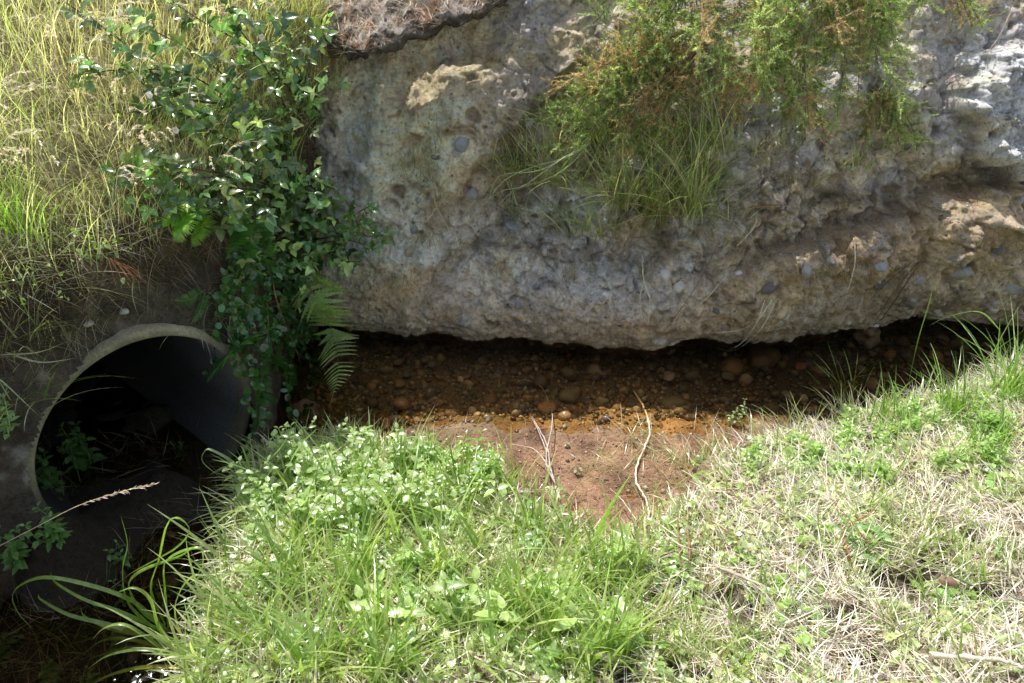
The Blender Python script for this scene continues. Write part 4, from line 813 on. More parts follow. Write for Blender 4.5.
def gorse(name, label, starts, nbr, tint=((.32, .42, .18), (.52, .58, .31), (.17, .23, .09)), brown=.17, twig=(.06, .15), dens=.95, spread=.10):
    o0 = np.array(starts[0][0]); root = thing(name, o0, label, 'gorse bush'); Gs, Gf, Gb = Geo(), Geo(), Geo(); O, D_, S_, Tn, Br = [], [], [], [], []
    for s0, s1 in starts:
        s0, s1 = np.array(s0), np.array(s1); Ln = np.linalg.norm(s1 - s0)
        for b in range(nbr):
            e = s1 + rng.normal(0, spread, 3) * np.array([1, .7, 1]); m = (s0 + e) / 2 + rng.normal(0, spread * .5, 3) + np.array([0, -.03, .05])
            C_ = curve([s0 + rng.normal(0, .02, 3), m, e], 14); tube(Gs, C_, .0055, .0018, (.22, .17, .12), 5)
            nt_ = int(Ln * 75 * dens); brn = rng.random() < brown
            for q_ in range(nt_):
                t = rng.uniform(.12, 1) ** .8 * 13; i = int(min(t, 12)); p = C_[i] + (C_[min(i + 1, 13)] - C_[i]) * (t - i); dr = norm(C_[min(i + 1, 13)] - C_[i])
                d_ = norm(dr * .7 + rdir(1)[0] * .9 + np.array([0, -.25, .25])); l = rng.uniform(*twig); tube(Gs, [p, p + d_ * l], .0011, .0006, (.2, .22, .1) if not brn else (.25, .15, .09), 3)
                nn_ = int(l * 520); tpos = rng.random(nn_) * l; dd = norm(d_ * rng.uniform(.35, 1.1, (nn_, 1)) + rdir(nn_) * .75)
                O.append(p + d_ * tpos[:, None]); D_.append(dd); S_.append(rng.uniform(.010, .022, nn_) * (1 - .3 * tpos / l)); c = pick(tint, 1)[0] * rng.uniform(.75, 1.25)
                b2 = brn or rng.random() < .05; Tn.append(np.tile(np.array((.46, .34, .23)) * rng.uniform(.7, 1.3) if b2 else c, (nn_, 1))); Br.append(np.full(nn_, b2))
    O, D_, S_, Tn, Br = map(np.concatenate, (O, D_, S_, Tn, Br)); rn = rdir(len(O))
    for m, g in ((~Br, Gf), (Br, Gb)):
        if m.any(): place(g, NEEDLE, O[m], D_[m], rn[m], S_[m], Tn[m], S_[m] * 1.35)
    part('branches', Gs, M['bark'], root); part('foliage', Gf, M['needle'], root); 
    if Br.any(): part('dead_foliage', Gb, M['needle'], root)['label'] = 'brown dried sprays'
    return root
def off(u_, v_, h): return lift(u_, v_, h)
top = lambda u_, h=.12: off(u_, -60, h)
gorse('gorse_bush', 'large feathery gorse bush with brown patches hanging over the top of the cliff',
      [(top(700), off(a, b, h)) for a, b, h in [(640, 30, 0.25), (670, 70, 0.31), (640, 80, 0.25), (710, 85, 0.37), (620, 60, 0.21), (600, 10, 0.18), (660, -20, 0.25)]] +
      [(top(760), off(a, b, h)) for a, b, h in [(740, 50, 0.37), (760, 105, 0.31), (725, 100, 0.31), (790, 70, 0.37)]] +
      [(top(840), off(a, b, h)) for a, b, h in [(810, 105, 0.25), (830, 60, 0.25), (850, 70, 0.21), (800, 20, 0.31), (870, 20, 0.18), (835, 110, 0.18)]], 3, spread=.11)
gorse('gorse_bush', 'trailing pale green gorse spray reaching toward the smooth sandy face', [(off(700, 50, .15), off(a, b, h)) for a, b, h in [(600, 130, .2), (540, 112, .16), (640, 145, .2), (595, 100, .2), (650, 110, .2), (565, 140, .18), (600, 70, .15), (560, 100, .18), (620, 150, .16)]], 3, brown=.2, spread=.07)
gorse('gorse_bush', 'small gorse sprig beside the lit lump at the top corner of the cliff', [(off(925, -30, .05), off(a, b, h)) for a, b, h in [(925, 8, .06), (965, 15, .06), (975, 22, .06)]], 2, spread=.03, brown=.3)
gorse('gorse_bush', 'separate green gorse branch drooping from the edge of the large bush onto bare cliff', [(off(875, -20, .08), off(a, b, h)) for a, b, h in [(880, 30, .06), (865, 60, .05), (885, 50, .05), (860, 20, .08)]], 3, spread=.04, brown=.1)
gorse('gorse_bush', 'low gorse seedling with dull tips in the middle of the grey cliff', [(off(875, 90, .03), off(a, b, h)) for a, b, h in [(880, 130, .06), (900, 115, .05), (890, 155, .05), (860, 150, .05), (905, 140, .05)]], 2, spread=.03, brown=.25)
gorse('gorse_bush', 'hanging gorse tips below the brown patches over bare gravel', [(off(790, 90, .12), off(a, b, h)) for a, b, h in [(765, 120, .1), (805, 115, .1), (820, 125, .08), (735, 110, .1)]], 3, spread=.05, brown=.35)
stick('pale_stalks', [(onG([(590, 143, 0.150), (565, 158, 0.170), (530, 168, 0.170), (505, 180, 0.150), (492, 195, 0.140), (480, 210, 0.120)]), 0.0032, 0.0014), (onG([(590, 143, 0.150), (560, 160, 0.190), (525, 185, 0.170), (505, 190, 0.150), (490, 198, 0.140)]), 0.0029, 0.0014), (onG([(588, 145, 0.150), (570, 165, 0.170), (545, 180, 0.170), (515, 190, 0.150), (498, 205, 0.120)]), 0.0029, 0.0014), (onG([(580, 148, 0.150), (540, 170, 0.190), (500, 176, 0.170), (488, 200, 0.130)]), 0.0026, 0.0012)], (.42, .48, .26), 'bunch of pale green leafless stalks arching down from the gorse', 'stalks')
stick('green_stalk', [(onG([(522, 112, 0.120), (535, 122, 0.130), (560, 128, 0.140), (590, 140, 0.130)]), 0.0026, 0.0017)], (.3, .4, .14), 'thin curved green stalk joining the gorse spray', 'stalk')
stick('pale_twig', [(onG([(642, 255, 0.075), (644, 280, 0.085), (650, 300, 0.075), (648, 325, 0.065)]), 0.0036, 0.0014), (onG([(644, 280, 0.085), (640, 300, 0.085), (643, 325, 0.065)]), 0.0022, 0.0010), (onG([(646, 290, 0.085), (656, 310, 0.075)]), 0.0022, 0.0010), (onG([(643, 262, 0.075), (635, 255, 0.075)]), 0.0022, 0.0010)], (.6, .55, .40), 'pale frayed root hanging from the cliff over the water', 'root')
stick('dead_stalk', [(onG([(854, 238, 0.055), (855, 262, 0.085), (848, 290, 0.085), (840, 310, 0.065)]), 0.0029, 0.0014)], (.6, .54, .42), 'single dry stem hanging straight down the shaded cliff', 'stem')
G_ = [(onG([(772, 300, 0.075), (760, 318, 0.125), (745, 340, 0.145), (727, 352, 0.145)]), 0.0022, 0.0017), (onG([(765, 300, 0.075), (755, 325, 0.125), (735, 350, 0.145)]), 0.0017, 0.0012), (onG([(778, 298, 0.065), (760, 330, 0.105), (735, 350, 0.125), (715, 348, 0.125)]), 0.0017, 0.0012), (onG([(758, 320, 0.125), (740, 330, 0.125), (712, 333, 0.105)]), 0.0014, 0.0009)]
stick('flower_stalks', G_, (.55, .55, .42), 'pale thin stalks hanging from the cliff to the water with one seed head', 'stalks')
p = lift(725, 354, .12); G = Geo(); n = 60; dd = rdir(n); place(G, leaf_tpl(3, lambda t: np.sin(math.pi * t ** .8), .6, .2, .2), np.tile(p, (n, 1)), dd, rdir(n), .012, vary((.7, .7, .6), n)); single('seed_head', G, M['straw'], 'small round whitish seed head hanging just over the water', 'seed head', origin=p)
stick('dead_twig', [(onG([(432, 185, 0.055), (436, 205, 0.075), (450, 230, 0.075), (468, 244, 0.055)]), 0.0029, 0.0014), (onG([(436, 208, 0.075), (425, 222, 0.065), (410, 226, 0.055)]), 0.0022, 0.0012), (onG([(450, 230, 0.075), (462, 236, 0.065), (475, 233, 0.055)]), 0.0017, 0.0010), (onG([(445, 222, 0.075), (430, 232, 0.055), (415, 236, 0.055)]), 0.0017, 0.0010)], (.5, .42, .28), 'tangled dry twig caught on the grey face under the sandy bulge', 'twig')
stick('hanging_root', [(onG([(720, 240, 0.055), (700, 280, 0.065), (680, 310, 0.075), (665, 330, 0.065)]), 0.0022, 0.0012)], (.2, .13, .09), 'single thin brown root hanging over the middle of the cliff lip', 'root')
stick('hanging_root', [(onG([(925, 255, 0.045), (905, 285, 0.065), (885, 315, 0.075), (868, 330, 0.085)]), 0.0043, 0.0014), (onG([(918, 262, 0.045), (895, 290, 0.055), (875, 322, 0.075)]), 0.0029, 0.0014), (onG([(912, 262, 0.045), (890, 280, 0.055), (870, 300, 0.075)]), 0.0022, 0.0012)], (.13, .09, .06), 'brown fibrous roots hanging down the cliff to the pinkish rock', 'roots')
stick('dry_stalk', [(onG([(690, 312, 0.075), (705, 300, 0.085), (718, 285, 0.075), (728, 272, 0.055)]), 0.0023, 0.0014)], (.6, .52, .42), 'short straight dry stalk leaning on the cliff beside the white pebbles', 'stalk')
stick('dead_stalk', [(onG([(1012, 10, 0.075), (1000, 35, 0.105), (985, 55, 0.085)]), 0.0032, 0.0014)], (.4, .32, .24), 'dry brown stem slanting in front of the lit lump', 'stem')
stick('pale_stalk', [(onG([(745, 238, 0.065), (755, 225, 0.085), (757, 212, 0.075)]), 0.0026, 0.0014), (onG([(737, 246, 0.055), (748, 235, 0.075)]), 0.0022, 0.0014)], (.6, .58, .4), 'short pale stem on gravel under the little green tuft', 'stem')
blade_thing('ribbed_leaf', [A([(598, 72), (590, 55), (600, 30)], 3.75), A([(596, 90), (604, 72), (622, 62)], 3.72)], (.3, .36, .16), 'thin bent blades against the dark top of the cliff', w=.006)
for u_, v_, lab in [(960, 130, 'leafy sprig with pale stem beside the hollow under the lit lump')]:
    herb(off(948, 138, .03), .1, 5, .02, (.25, .36, .14), lean=(.5, -.2, 0), tpl=LANCE, label=lab, name='leafy_sprig')
# litter on the soil crust
P, Nn = sample(CRV, CRF, 9000); Nn = np.where((Nn[:, 1] > .3)[:, None], -Nn, Nn); k = (np.abs(Nn[:, 2]) > .3) & (P[:, 2] > np.interp(P[:, 0], path[:, 0], path[:, 2]) + .0); P = P[k][:4000]; n = len(P); Nn = np.tile(UP, (n, 1)); G = Geo()
blades(G, P + Nn * .004, Nn, rng.uniform(.02, .08, n), rng.uniform(.001, .003, n), rng.uniform(0, 6.28, n), rng.uniform(.8, 1.5, n), rng.uniform(0, .6, n), pick([(.6, .52, .4), (.45, .25, .15), (.36, .32, .24), (.7, .6, .5)], n), K=2)
single('crust_litter', G, M['straw'], 'dry brown litter lying on the soil crust above the sandy face', 'litter', kind='stuff', origin=(0, 0, 0))

# ================================================================== hillside plants
def hm(zlo, zhi=9): return lambda C_: ((C_[:, 2] > zlo) & (C_[:, 2] < zhi) & (C_[:, 0] > -5.5) & (C_[:, 0] < .6) & (C_[:, 1] < 7)).astype(float) * np.where(C_[:, 2] > 3, .35, 1)
HS = (HV, HF)
P, Nn = sample(*HS, 80000, hm(.93)); Nn = np.where((Nn[:, 2] < 0)[:, None], -Nn, Nn); n = len(P); G = Geo()
pn = fbm(P, .35, 3, 95); dry = rng.random(n) < ss(-.35, .35, pn) * .6 + .3
c = np.where(dry[:, None], pick([(.84, .78, .56), (.88, .84, .70), (.74, .70, .44)], n), pick([(.54, .62, .26), (.72, .75, .42), (.36, .45, .16)], n)) * rng.uniform(.7, 1.2, (n, 1))
blades(G, P - Nn * .005, UP + Nn * .25 + rng.normal(0, .14, (n, 3)), rng.gamma(5, .032, n) + .04, rng.uniform(.0015, .0042, n), rng.normal(-.9, 1.3, n), rng.uniform(.0, .5, n), rng.uniform(.2, 1.8, n), c, K=5)
single('hillside_grass', G, M['grass'], 'long yellow-green and dry grass covering the slope over the pipe', 'grass', kind='stuff', origin=(0, 0, 0))
# low leafy growth and dry thatch between the grass
P, Nn = sample(*HS, 30000, hm(.95)); Nn = np.where((Nn[:, 2] < 0)[:, None], -Nn, Nn); n = len(P); G = Geo()
blades(G, P + Nn * rng.uniform(0, .04, (n, 1)), Nn, rng.uniform(.04, .16, n), rng.uniform(.0012, .003, n), rng.uniform(0, 6.28, n), rng.uniform(.9, 1.6, n), rng.uniform(-.2, .6, n), vary((.80, .73, .57), n, .3) * np.where(rng.random((n, 1)) < .3, .4, 1), K=3)
single('hillside_thatch', G, M['straw'], 'dry straw thatch lying between the grass of the hillside', 'straw', kind='stuff', origin=(0, 0, 0))
P, Nn = sample(*HS, 22000, lambda C_: hm(.93)(C_) * ss(-.1, .3, fbm(C_, .3, 3, 96))); Nn = np.where((Nn[:, 2] < 0)[:, None], -Nn, Nn); n = len(P); G = Geo()
place(G, OVATE, P + Nn * rng.uniform(.02, .14, (n, 1)), norm(rdir(n) + np.array([.2, -.3, .2])), norm(UP + rng.normal(0, .5, (n, 3))), rng.uniform(.01, .026, n), pick([(.30, .42, .14), (.42, .52, .22), (.18, .30, .08)], n) * rng.uniform(.8, 1.2, (n, 1)))
single('hillside_ground_cover', G, M['leaf'], 'small leaves of creeping weeds scattered through the hillside grass', 'ground cover', kind='stuff', origin=(0, 0, 0))
# drooping dry skirt over the earth face
P, Nn = sample(*HS, 9000, lambda C_: hm(.78, 1.12)(C_) * (C_[:, 0] < -.7)); n = len(P); Nn = np.where((Nn @ AX > 0)[:, None], -Nn, Nn); G = Geo()
az = np.full(n, math.atan2(-AX[1], -AX[0])) + rng.normal(0, .7, n)
blades(G, P, UP + rng.normal(0, .3, (n, 3)), rng.uniform(.06, .2, n), rng.uniform(.001, .0026, n), az, rng.uniform(.8, 1.8, n), rng.uniform(.4, 1.4, n), pick([(.42, .34, .2), (.28, .2, .12), (.2, .22, .08), (.55, .46, .32)], n) * rng.uniform(.6, 1.1, (n, 1)), K=5)
single('dry_grass_fringe', G, M['straw'], 'fringe of dry grass drooping over the earth face above the pipe', 'grass', kind='stuff', origin=(0, 0, 0))
# seed-headed dry grasses standing on the slope
def seeded(base, Ht, az_, label, group=None, n_=4, tint=(.74, .68, .52), name='seeding_grass'):
    root = thing(name, base, label, 'seeding grass', group); Gs, Gh = Geo(), Geo()
    for k in range(n_):
        a_ = az_ + rng.normal(0, .5); h_ = Ht * rng.uniform(.7, 1.1); d_ = np.array([math.cos(a_), math.sin(a_), 0]); b = base + np.append(rng.normal(0, .015, 2), 0)
        C_ = curve([b, b + UP * h_ * .5 + d_ * h_ * .12, b + UP * h_ * .85 + d_ * h_ * .4, b + UP * h_ * .85 + d_ * h_ * .75], 12); tube(Gs, C_, .0012, .0006, tint, 3)
        m = 26; i = rng.uniform(7, 11, m); ii = i.astype(int); p = C_[ii] + (C_[np.minimum(ii + 1, 11)] - C_[ii]) * (i - ii)[:, None]; dd = norm(norm(C_[-1] - C_[-3]) + rdir(m) * .5); place(Gh, LANCE, p, dd, rdir(m), rng.uniform(.008, .018, m), vary(tint, m, .2), .014)
    part('stems', Gs, M['straw'], root); part('seed_heads', Gh, M['straw'], root); return root
for k in range(28):
    u_, v_ = rng.uniform(-10, 260), rng.uniform(30, 240); p, n_ = hit(u_, v_, (2,)); seeded(p, rng.uniform(.18, .34), rng.normal(-.7, .8), 'dry grass stalks with drooping seed heads on the hillside', 'seeding grasses on the hillside')
root = thing('seeding_grass', at(-20, 556, 1.62), 'single long dry stalk with a seed head reaching out of the shade in front of the pit', 'seeding grass'); Gs, Gh = Geo(), Geo()
C_ = curve([at(-20, 556, 1.62), at(40, 525, 1.6), at(80, 505, 1.6), at(120, 492, 1.6), at(154, 484, 1.6)], 30); tube(Gs, C_, .0016, .0007, (.72, .62, .46), 4)
m = 40; i = rng.uniform(14, 28.9, m); ii = i.astype(int); p = C_[ii] + (C_[ii + 1] - C_[ii]) * (i - ii)[:, None]; place(Gh, LANCE, p, norm(norm(C_[-1] - C_[-5]) + rdir(m) * .45), rdir(m), rng.uniform(.012, .024, m), vary((.74, .64, .5), m, .2), .014)
part('stems', Gs, M['straw'], root); part('seed_heads', Gh, M['straw'], root)
HGc = [(.26, .46, .07), (.34, .54, .10), (.2, .36, .06)]
tuft(hit(285, 190)[0] + np.array([0, -.05, .0]), 60, (.3, .55), .008, HGc, 'tall bright green upright grass tuft growing through the brambles', sp=.035, bend=(.1, .9), leanr=(.0, .35), lean=(-.15, -.1))
tuft(hit(20, 230)[0], 70, (.15, .35), .006, HGc, 'bright green grass tuft at the outer end of the hillside over the pipe', sp=.05)
tuft(hit(300, 30)[0], 60, (.2, .4), .0045, [(.55, .46, .3), (.4, .3, .18), (.25, .3, .1)], 'tall dry tuft where the slope meets the soil crust', sp=.05)
tuft(hit(330, 90)[0], 50, (.15, .35), .0045, [(.5, .42, .25), (.25, .3, .1), (.35, .2, .12)], 'mixed dry tuft along the lit edge of the cliff', sp=.04)
for u_, v_, lab in [(15, 335, 'pale narrow blades hanging by the outer side of the pipe'), (25, 395, 'lowest group of pale blades beside the pipe rim')]:
    p, _ = hit(u_, v_, (2,)); tuft(p, 26, (.12, .3), .006, [(.5, .52, .34), (.3, .4, .14), (.2, .3, .08)], lab, sp=.05, bend=(.3, 1.2), leanr=(.4, 1.2), azr=(-1.5, .5))
blade_thing('arching_blade', [onG([(0, 355, .05), (40, 352, .12), (75, 338, .12)])], (.45, .48, .3), 'long pale blade arching up across the earth toward the pipe crown', 'grass blade', w=.006, side=(0, .5, .8))
blade_thing('arching_blade', [onG([(5, 352, .05), (40, 362, .12), (77, 358, .12)])], (.45, .48, .3), 'nearly level pale blade just under the long arching blade', 'grass blade', w=.006, side=(0, .5, .8))
blade_thing('arching_blade', [onG([(10, 400, .05), (0, 380, .1), (38, 415, .1)])], (.45, .48, .3), 'short pale blade beside the outer rim of the pipe', 'grass blade', w=.006, side=(0, .5, .8))
blade_thing('arching_blade', [onG([(30, 235, .05), (60, 215, .1), (108, 218, .1)])], (.45, .48, .3), 'single pale blade arching over the dry grass of the slope', 'grass blade', w=.006, side=(0, .5, .8))
blade_thing('dry_arching_stalk', [onG([(5, 262, .03), (60, 255, .08), (108, 258, .1), (125, 270, .1)]), onG([(60, 290, .05), (90, 288, .1), (130, 296, .08), (150, 305, .05)])], (.5, .5, .28), 'dry stalk arching over the earth face with its tip over the pipe', 'stalk', w=.004)
G = Geo()
for k in range(11):
    a0 = onG([(108 + k * 1.5, 258 + k * .6, .1)])[0]; e = onG([(118 + k * 3.6, 278 + rng.uniform(0, 18) + (2 if k < 6 else -3), .1)])[0]; ribbon(G, curve([a0, (a0 + e) / 2 + UP * .01, e], 8), .004, vary((.38, .19, .11), 1)[0])
single('dead_frond', G, M['straw'], 'reddish brown dead grass plume hanging over the pipe', 'dead grass')
stick('hanging_dead_stems', [(onG([(262, 275, .1), (268, 310, .15), (267, 345, .15)]), .002, .001), (onG([(270, 270, .1), (280, 310, .15), (298, 355, .15), (302, 372, .15)]), .0025, .001), (onG([(272, 272, .1), (276, 300, .15), (290, 345, .15)]), .002, .001)], (.34, .20, .11), 'reddish brown dead stems hanging below the bramble beside the pipe', 'stems')
for k, (a, b, c, d_) in enumerate([(320, 20, 322, 60)]):
    pass

# ------------------------------------------------------------------ brambles
BL = [(.07, .13, .045), (.12, .2, .07), (.045, .095, .035), (.18, .23, .08)]
def bramble(name, label, canes, leafsize=.046, dens=26, flowers=(), tints=BL, fill=(), light=.35):
    root = thing(name, canes[0][0][0], label, 'bramble'); Gs, Gf, Gw = Geo(), Geo(), Geo()
    def tri(p, dr, s):
        d_ = norm(dr * .3 + rdir(1)[0] * .8 + np.array([.05, -.35, .1])); st = p + d_ * s * .8; tube(Gs, [p, st], .001, .0008, (.12, .16, .06), 3)
        nrm_ = norm(UP * .8 + np.array([0, -.4, 0]) + rng.normal(0, .35, 3)); sd_ = norm(np.cross(nrm_, d_)); c = pick(tints, 1)[0] * rng.uniform(.75, 1.3); c = c if rng.random() > light else c * 3.0  # a share of the leaves brightened in tint as if sunlit
        for a_, sc in ((0, 1.1), (1, .9), (-1, .9)): place(Gf, SERR, st - d_ * (0 if a_ == 0 else s * .12), d_ * (1 if a_ == 0 else .15) + sd_ * a_, nrm_ + rng.normal(0, .25, 3), s * sc, c, s * sc * .85)
    for C0, r0 in canes:
        pass
    for pts_, r0 in canes:
        C_ = curve(pts_, 10 * len(pts_)); tube(Gs, C_, r0, r0 * .4, (.10, .06, .05), 6); Ln = np.linalg.norm(np.diff(C_, axis=0), axis=1).sum(); m = len(C_)
        for q_ in range(int(Ln * dens)):
            i = rng.integers(int(m * .08), m - 1); tri(C_[i] + (C_[i + 1] - C_[i]) * rng.random(), C_[i + 1] - C_[i], leafsize * rng.uniform(.4, 1.15))
        for q_ in range(int(Ln * 40)):
            i = rng.integers(0, m - 1); place(Gs, NEEDLE, C_[i], rdir(1)[0], rdir(1)[0], .006, (.2, .1, .08), .012)
    for c_, sp, nn_ in fill:
        for q_ in range(nn_): tri(np.array(c_) + rng.normal(0, 1, 3) * np.array(sp), rdir(1)[0], leafsize * rng.uniform(.6, 1.1))
    part('canes', Gs, M['bark'], root); part('foliage', Gf, M['gloss'], root)
    for f in flowers:
        g = Geo()
        for k in range(5): a_ = k * 1.257; e = norm(np.array([math.cos(a_), -.4 + .3 * math.sin(a_), math.sin(a_)])); place(g, ROUND, f, e, np.array([0, -1, .6]), .013, (.75, .70, .70))
        for k in range(16): e = norm(np.array([0, -1, .4]) + rdir(1)[0] * .7); place(g, NEEDLE, f, e, rdir(1)[0], .007, (.6, .6, .35), .012)
        part('flower', g, M['petal'], root)
    return root
c1 = [(off(230, 170, .1), .004)]
def cane(L_, r=.0035): return (onG(L_), r)
bramble('bramble', 'large dark glossy bramble with pale flowers arching down between the slope and the cliff',
        [cane([(300, 150, .05), (250, 110, .2), (180, 95, .25), (120, 40, .25), (65, 2, .2)], .0065), cane([(300, 150, .05), (240, 90, .2), (190, 50, .25), (120, 15, .2)]), cane([(300, 160, .05), (230, 140, .2), (180, 110, .25), (150, 80, .2)]),
         cane([(290, 170, .05), (240, 175, .2), (190, 180, .2), (150, 200, .15)]), cane([(290, 170, .05), (250, 205, .2), (210, 215, .2), (170, 205, .2)]), cane([(300, 160, .05), (290, 200, .2), (280, 240, .2), (265, 300, .15)]),
         cane([(310, 170, .05), (320, 205, .15), (345, 225, .15), (378, 222, .1)]), cane([(310, 180, .05), (330, 220, .15), (345, 250, .12), (350, 265, .1)]), cane([(300, 150, .05), (270, 130, .2), (225, 125, .25), (200, 120, .25)]),
         cane([(310, 150, .05), (315, 120, .1), (300, 80, .15), (290, 40, .15)]), cane([(290, 180, .05), (270, 240, .2), (250, 260, .2)]), cane([(300, 140, .05), (260, 60, .2), (200, 20, .25), (170, 0, .2)]), cane([(290, 150, .05), (200, 80, .3), (130, 70, .3), (75, 75, .25)]), cane([(300, 120, .05), (310, 60, .2), (330, 20, .15)]), cane([(280, 180, .05), (200, 170, .25), (150, 160, .25), (110, 170, .2)]), cane([(310, 170, .05), (345, 200, .2), (365, 235, .2), (385, 230, .15)]), cane([(300, 100, .05), (240, 30, .25), (230, 0, .25)])],
        dens=34, flowers=[off(150, 95, .27), off(183, 62, .27), off(232, 88, .26), off(176, 130, .25), off(245, 120, .24), off(120, 12, .27), off(215, 40, .25), off(270, 90, .22), off(158, 190, .2), off(205, 117, .28), off(208, 127, .28), off(192, 104, .27), off(262, 37, .22), off(290, 36, .2)],  # some flowers are added, standing in for glints off the leaves
        fill=[(off(265, 190, .15), (.10, .06, .10), 170), (off(235, 150, .15), (.12, .06, .08), 80), (off(300, 225, .12), (.08, .05, .09), 120), (off(220, 215, .15), (.08, .05, .05), 60), (off(285, 270, .12), (.05, .05, .09), 60), (off(180, 100, .2), (.16, .08, .12), 90), (off(270, 60, .15), (.12, .08, .12), 70), (off(160, 190, .15), (.09, .05, .06), 40)])
bramble('bramble', 'smaller bramble shoots lit at their tips in front of the grey cliff edge', [cane([(310, 240, .05), (335, 235, .12), (355, 215, .12), (372, 205, .1)]), cane([(310, 245, .05), (345, 240, .12), (370, 245, .1), (390, 235, .06)]), cane([(315, 245, .05), (340, 260, .1), (360, 262, .08)])], leafsize=.036, dens=40, tints=[(.09, .2, .06), (.16, .28, .1)])
# round-leaved climber hanging below the bramble
root = thing('climber', off(290, 215, .1), 'round-leaved climber hanging in the shade below the bramble', 'climber'); Gs, Gf = Geo(), Geo()
for k in range(44):
    u0, v0 = rng.uniform(225, 320), rng.uniform(220, 330); C_ = curve([off(u0, v0, .08), off(u0 + rng.normal(0, 15), v0 + 40, .13), off(u0 + rng.normal(-5, 14), v0 + rng.uniform(60, 125), .12)], 10); tube(Gs, C_, .0012, .0008, (.12, .14, .05), 4)
    n = 24; i = rng.integers(0, 9, n); p = C_[i] + (C_[i + 1] - C_[i]) * rng.random((n, 1)); dd = norm(rdir(n) + np.array([0, -.5, -.2])); place(Gf, OVATE if k % 3 == 0 else ROUND, p, dd, norm(np.array([0, -.8, .6]) + rng.normal(0, .35, (n, 3))), rng.uniform(.018, .036, n), vary((.06, .16, .04), n, .35), rng.uniform(.02, .036, n))
part('stems', Gs, M['bark'], root); part('foliage', Gf, M['gloss'], root)

# ------------------------------------------------------------------ ferns
def fern(root_pt, fronds, label, tint=(.13, .30, .06), name='fern', wid=.2):
    root = thing(name, root_pt, label, 'fern')
    for pts_, side in fronds:
        G = Geo(); C_ = curve(pts_, 40); Ln = np.linalg.norm(np.diff(C_, axis=0), axis=1).sum(); tube(G, C_, .0022, .0008, (.25, .28, .10), 4)
        T_ = norm(np.gradient(C_, axis=0)); sd_ = norm(np.asarray(side, float)[None] - (T_ @ np.asarray(side, float))[:, None] * T_); nr = norm(np.cross(sd_, T_)); m = 30
        for k in range(m):
            t = .12 + .86 * k / m; i = int(t * 39); l = Ln * wid * math.sin(math.pi * min(1, .25 + t * .78)) ** .9 * rng.uniform(.9, 1.08)
            for s in (1, -1): place(G, PINNA, C_[i], sd_[i] * s + T_[i] * .45, nr[i] * (1 if nr[i] @ np.array([0, -1, 1]) > 0 else -1) + rng.normal(0, .15, 3), l, vary(tint, 1, .15), l * .8)
        part('frond', G, M['leaf'], root)
    return root
fern(off(300, 270, .1), [(onG([(300, 275, .1), (318, 300, .4), (333, 335, .5), (338, 372, .5), (330, 405, .45)]), (1, -.2, .35)), (onG([(305, 268, .1), (325, 285, .35), (352, 290, .4)]), (0, -.3, 1)), (onG([(305, 285, .1), (325, 312, .35), (355, 312, .4)]), (0, -.3, 1))], 'pale fern frond catching light and hanging beside the dark stream', (.34, .46, .18), wid=.12)  # bright tint stands in for sunlight on the frond
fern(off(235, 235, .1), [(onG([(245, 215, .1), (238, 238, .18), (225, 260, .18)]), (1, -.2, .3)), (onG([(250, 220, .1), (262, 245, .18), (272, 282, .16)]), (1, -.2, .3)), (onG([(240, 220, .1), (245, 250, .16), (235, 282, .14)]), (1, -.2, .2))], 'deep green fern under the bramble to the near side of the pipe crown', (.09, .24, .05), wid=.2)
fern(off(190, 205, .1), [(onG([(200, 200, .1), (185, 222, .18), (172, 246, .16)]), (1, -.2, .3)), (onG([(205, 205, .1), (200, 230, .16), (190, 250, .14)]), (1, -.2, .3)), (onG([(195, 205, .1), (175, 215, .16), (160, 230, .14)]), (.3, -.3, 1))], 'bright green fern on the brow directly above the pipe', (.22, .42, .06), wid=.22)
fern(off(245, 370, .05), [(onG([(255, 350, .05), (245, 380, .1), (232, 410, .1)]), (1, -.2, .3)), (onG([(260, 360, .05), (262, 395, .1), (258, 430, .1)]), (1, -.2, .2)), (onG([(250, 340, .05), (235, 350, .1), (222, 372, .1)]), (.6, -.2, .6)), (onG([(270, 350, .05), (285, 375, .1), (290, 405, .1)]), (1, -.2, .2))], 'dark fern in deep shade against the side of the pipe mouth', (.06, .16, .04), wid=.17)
fern(off(200, 300, .04), [(onG([(205, 290, .03), (188, 300, .08), (170, 300, .06)]), (0, -.3, 1)), (onG([(205, 292, .03), (200, 310, .07), (190, 325, .06)]), (1, -.2, .3)), (onG([(208, 292, .03), (222, 302, .07), (232, 315, .06)]), (.5, -.2, .8))], 'small fern rooted in the earth right on top of the pipe rim', (.09, .19, .07), wid=.2)
# plants round the pit
for (u_, v_), H, lf, lab in [((85, 470), .16, .06, 'dark-leaved weed in the shade inside the foot of the pipe'), ((50, 500), .18, .05, 'dark weed growing at the outer foot of the pipe in deep shade'), ((10, 430), .12, .035, 'sunlit sprig at the outer edge beside the pipe rim'), ((60, 540), .12, .04, 'dim low weed deep in the pit in front of the pipe'), ((20, 560), .14, .045, 'dim weed at the outermost corner of the pit')]:
    p, _ = hit(u_, v_); herb(p, H * 1.25, 6, lf, (.16, .30, .09) if v_ > 440 else (.34, .46, .2), tpl=OVATE, label=lab, branch=6, name='shade_weed')  # light put into the tint: dim for shaded weeds, bright for the sunlit sprig
def pitpts(n):
    P = []
    while len(P) < n:
        u_, v_ = rng.uniform(0, 300), rng.uniform(440, 683); p, _ = hit(u_, v_)
        if p[2] < .0: P.append(p)
    return np.array(P)
for k in range(12):
    p = pitpts(1)[0]; herb(p, rng.uniform(.06, .14), 5, rng.uniform(.025, .045), (.14, .24, .08), tpl=OVATE, label='dim low weed growing in the shaded pit below the pipe', name='shade_weed', group='weeds in the shaded pit', branch=3)  # dim tint carries the shade of the pit
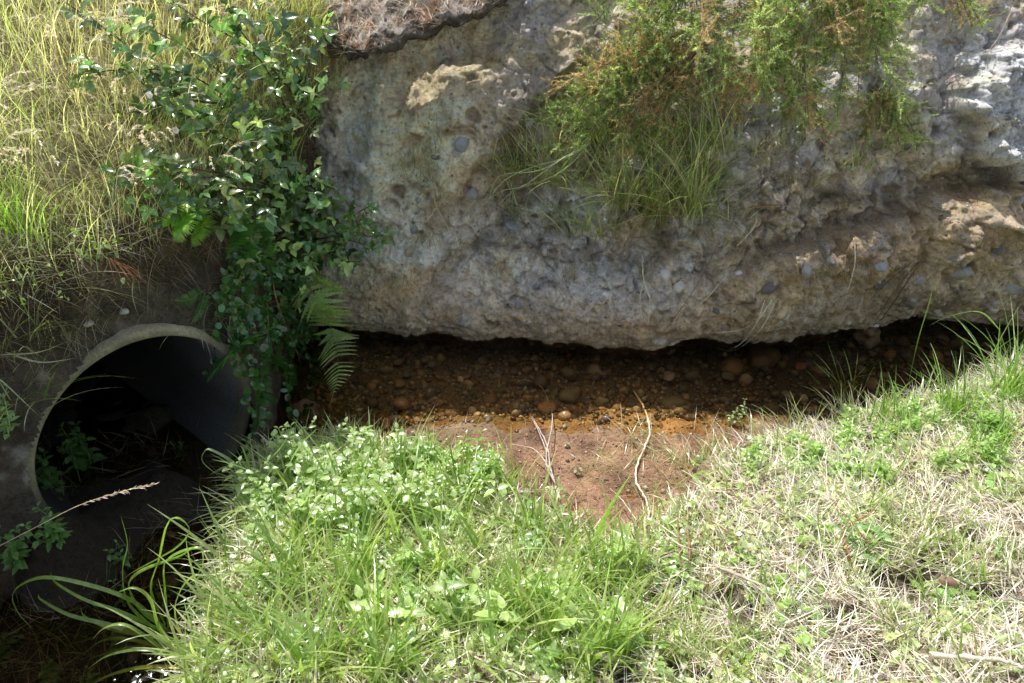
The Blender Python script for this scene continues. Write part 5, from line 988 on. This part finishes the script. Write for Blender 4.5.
for k in range(16):
    p = pitpts(1)[0]; put_stone(FST[rng.integers(6)], p, rng.uniform(.015, .04), 'pit_stone', 'muddy stone lying in the shaded pit below the pipe', 'stone', 'stones in the shaded pit', sink=.3)
P = pitpts(3200); n = len(P); G = Geo(); blades(G, P, UP + rng.normal(0, .5, (n, 3)), rng.uniform(.04, .2, n), rng.uniform(.001, .003, n), rng.uniform(0, 6.28, n), rng.uniform(.4, 1.5, n), rng.uniform(0, 1, n), pick([(.24, .18, .12), (.12, .18, .06), (.4, .31, .2), (.1, .07, .05)], n), K=4)
single('pit_litter', G, M['straw'], 'dead stems and wisps littering the dark pit below the pipe', 'litter', kind='stuff', origin=(0, 0, 0))

P = []
while len(P) < 420:
    a, b = rng.uniform(-.35, 1.1), rng.uniform(1.9, 2.65); h_ = float(ground_h(np.array([a]), np.array([b]))[0])
    if -.012 < h_ < .04: P.append((a, b, h_))
P = np.array(P); n = len(P); G = Geo(); blades(G, P, UP, rng.uniform(.01, .06, n), rng.uniform(.001, .003, n), rng.uniform(0, 6.28, n), rng.uniform(1.3, 1.6, n), rng.uniform(-.2, .4, n), pick([(.6, .5, .36), (.3, .2, .12), (.2, .12, .08)], n), K=3)
single('silt_litter', G, M['straw'], 'bits of straw and dead stem fallen on the reddish silt', 'litter', kind='stuff', origin=(0, 0, 0))
for k in range(26):
    u_, v_ = rng.uniform(40, 330), rng.uniform(255, 345); p, n_ = hit(u_, v_, (2,))
    if math.hypot((p - PC) @ BX, p[2] - PC[2]) < PR + .02: continue
    tuft(p, rng.integers(10, 24), (.05, .18), .003, [(.36, .3, .18), (.2, .26, .1), (.5, .44, .3)], 'thin dull grass growing from the earth around the top of the pipe', group='thin grass on the earth over the pipe', sp=.03, azr=(-1.8, .4), leanr=(.5, 1.5), bend=(.4, 1.6))

for u_, v_, lab in [(645, 300, 'frayed pale root strands hanging over the water from the grey lip'), (428, 205, 'bunch of tan dry strands caught in the crease of the grey face'), (665, 235, 'dry straw-coloured strands hanging under the grass patches'), (560, 240, 'dead brown strands hanging from the middle of the cliff'), (905, 270, 'mat of brown root hairs above the pinkish rock')]:
    p, n_ = hit(u_, v_, (1,)); tuft(p + n_ * .02, 26, (.06, .2), .002, [(.6, .52, .36), (.42, .32, .2), (.3, .2, .13)] if u_ < 900 else [(.2, .13, .09), (.3, .2, .13)], lab, name='root_strands', sp=.03, upn=(0, -.9, -.5), cat='roots', mat='straw', leanr=(.2, 1), bend=(-.4, .9))

for k in range(18):
    q_ = path[rng.integers(4, 96)] + np.array([0, -.10, -.01]); tuft(q_, rng.integers(8, 18), (.04, .14), .0022, [(.5, .4, .28), (.28, .17, .1), (.3, .3, .14)], 'fringe of dead roots and grass hanging from the edge of the dark soil crust', group='dead fringe on the soil crust', name='root_fringe', cat='roots', sp=.025, upn=(0, -.8, -.3), leanr=(.2, 1.2), bend=(-.3, 1.0), mat='straw')
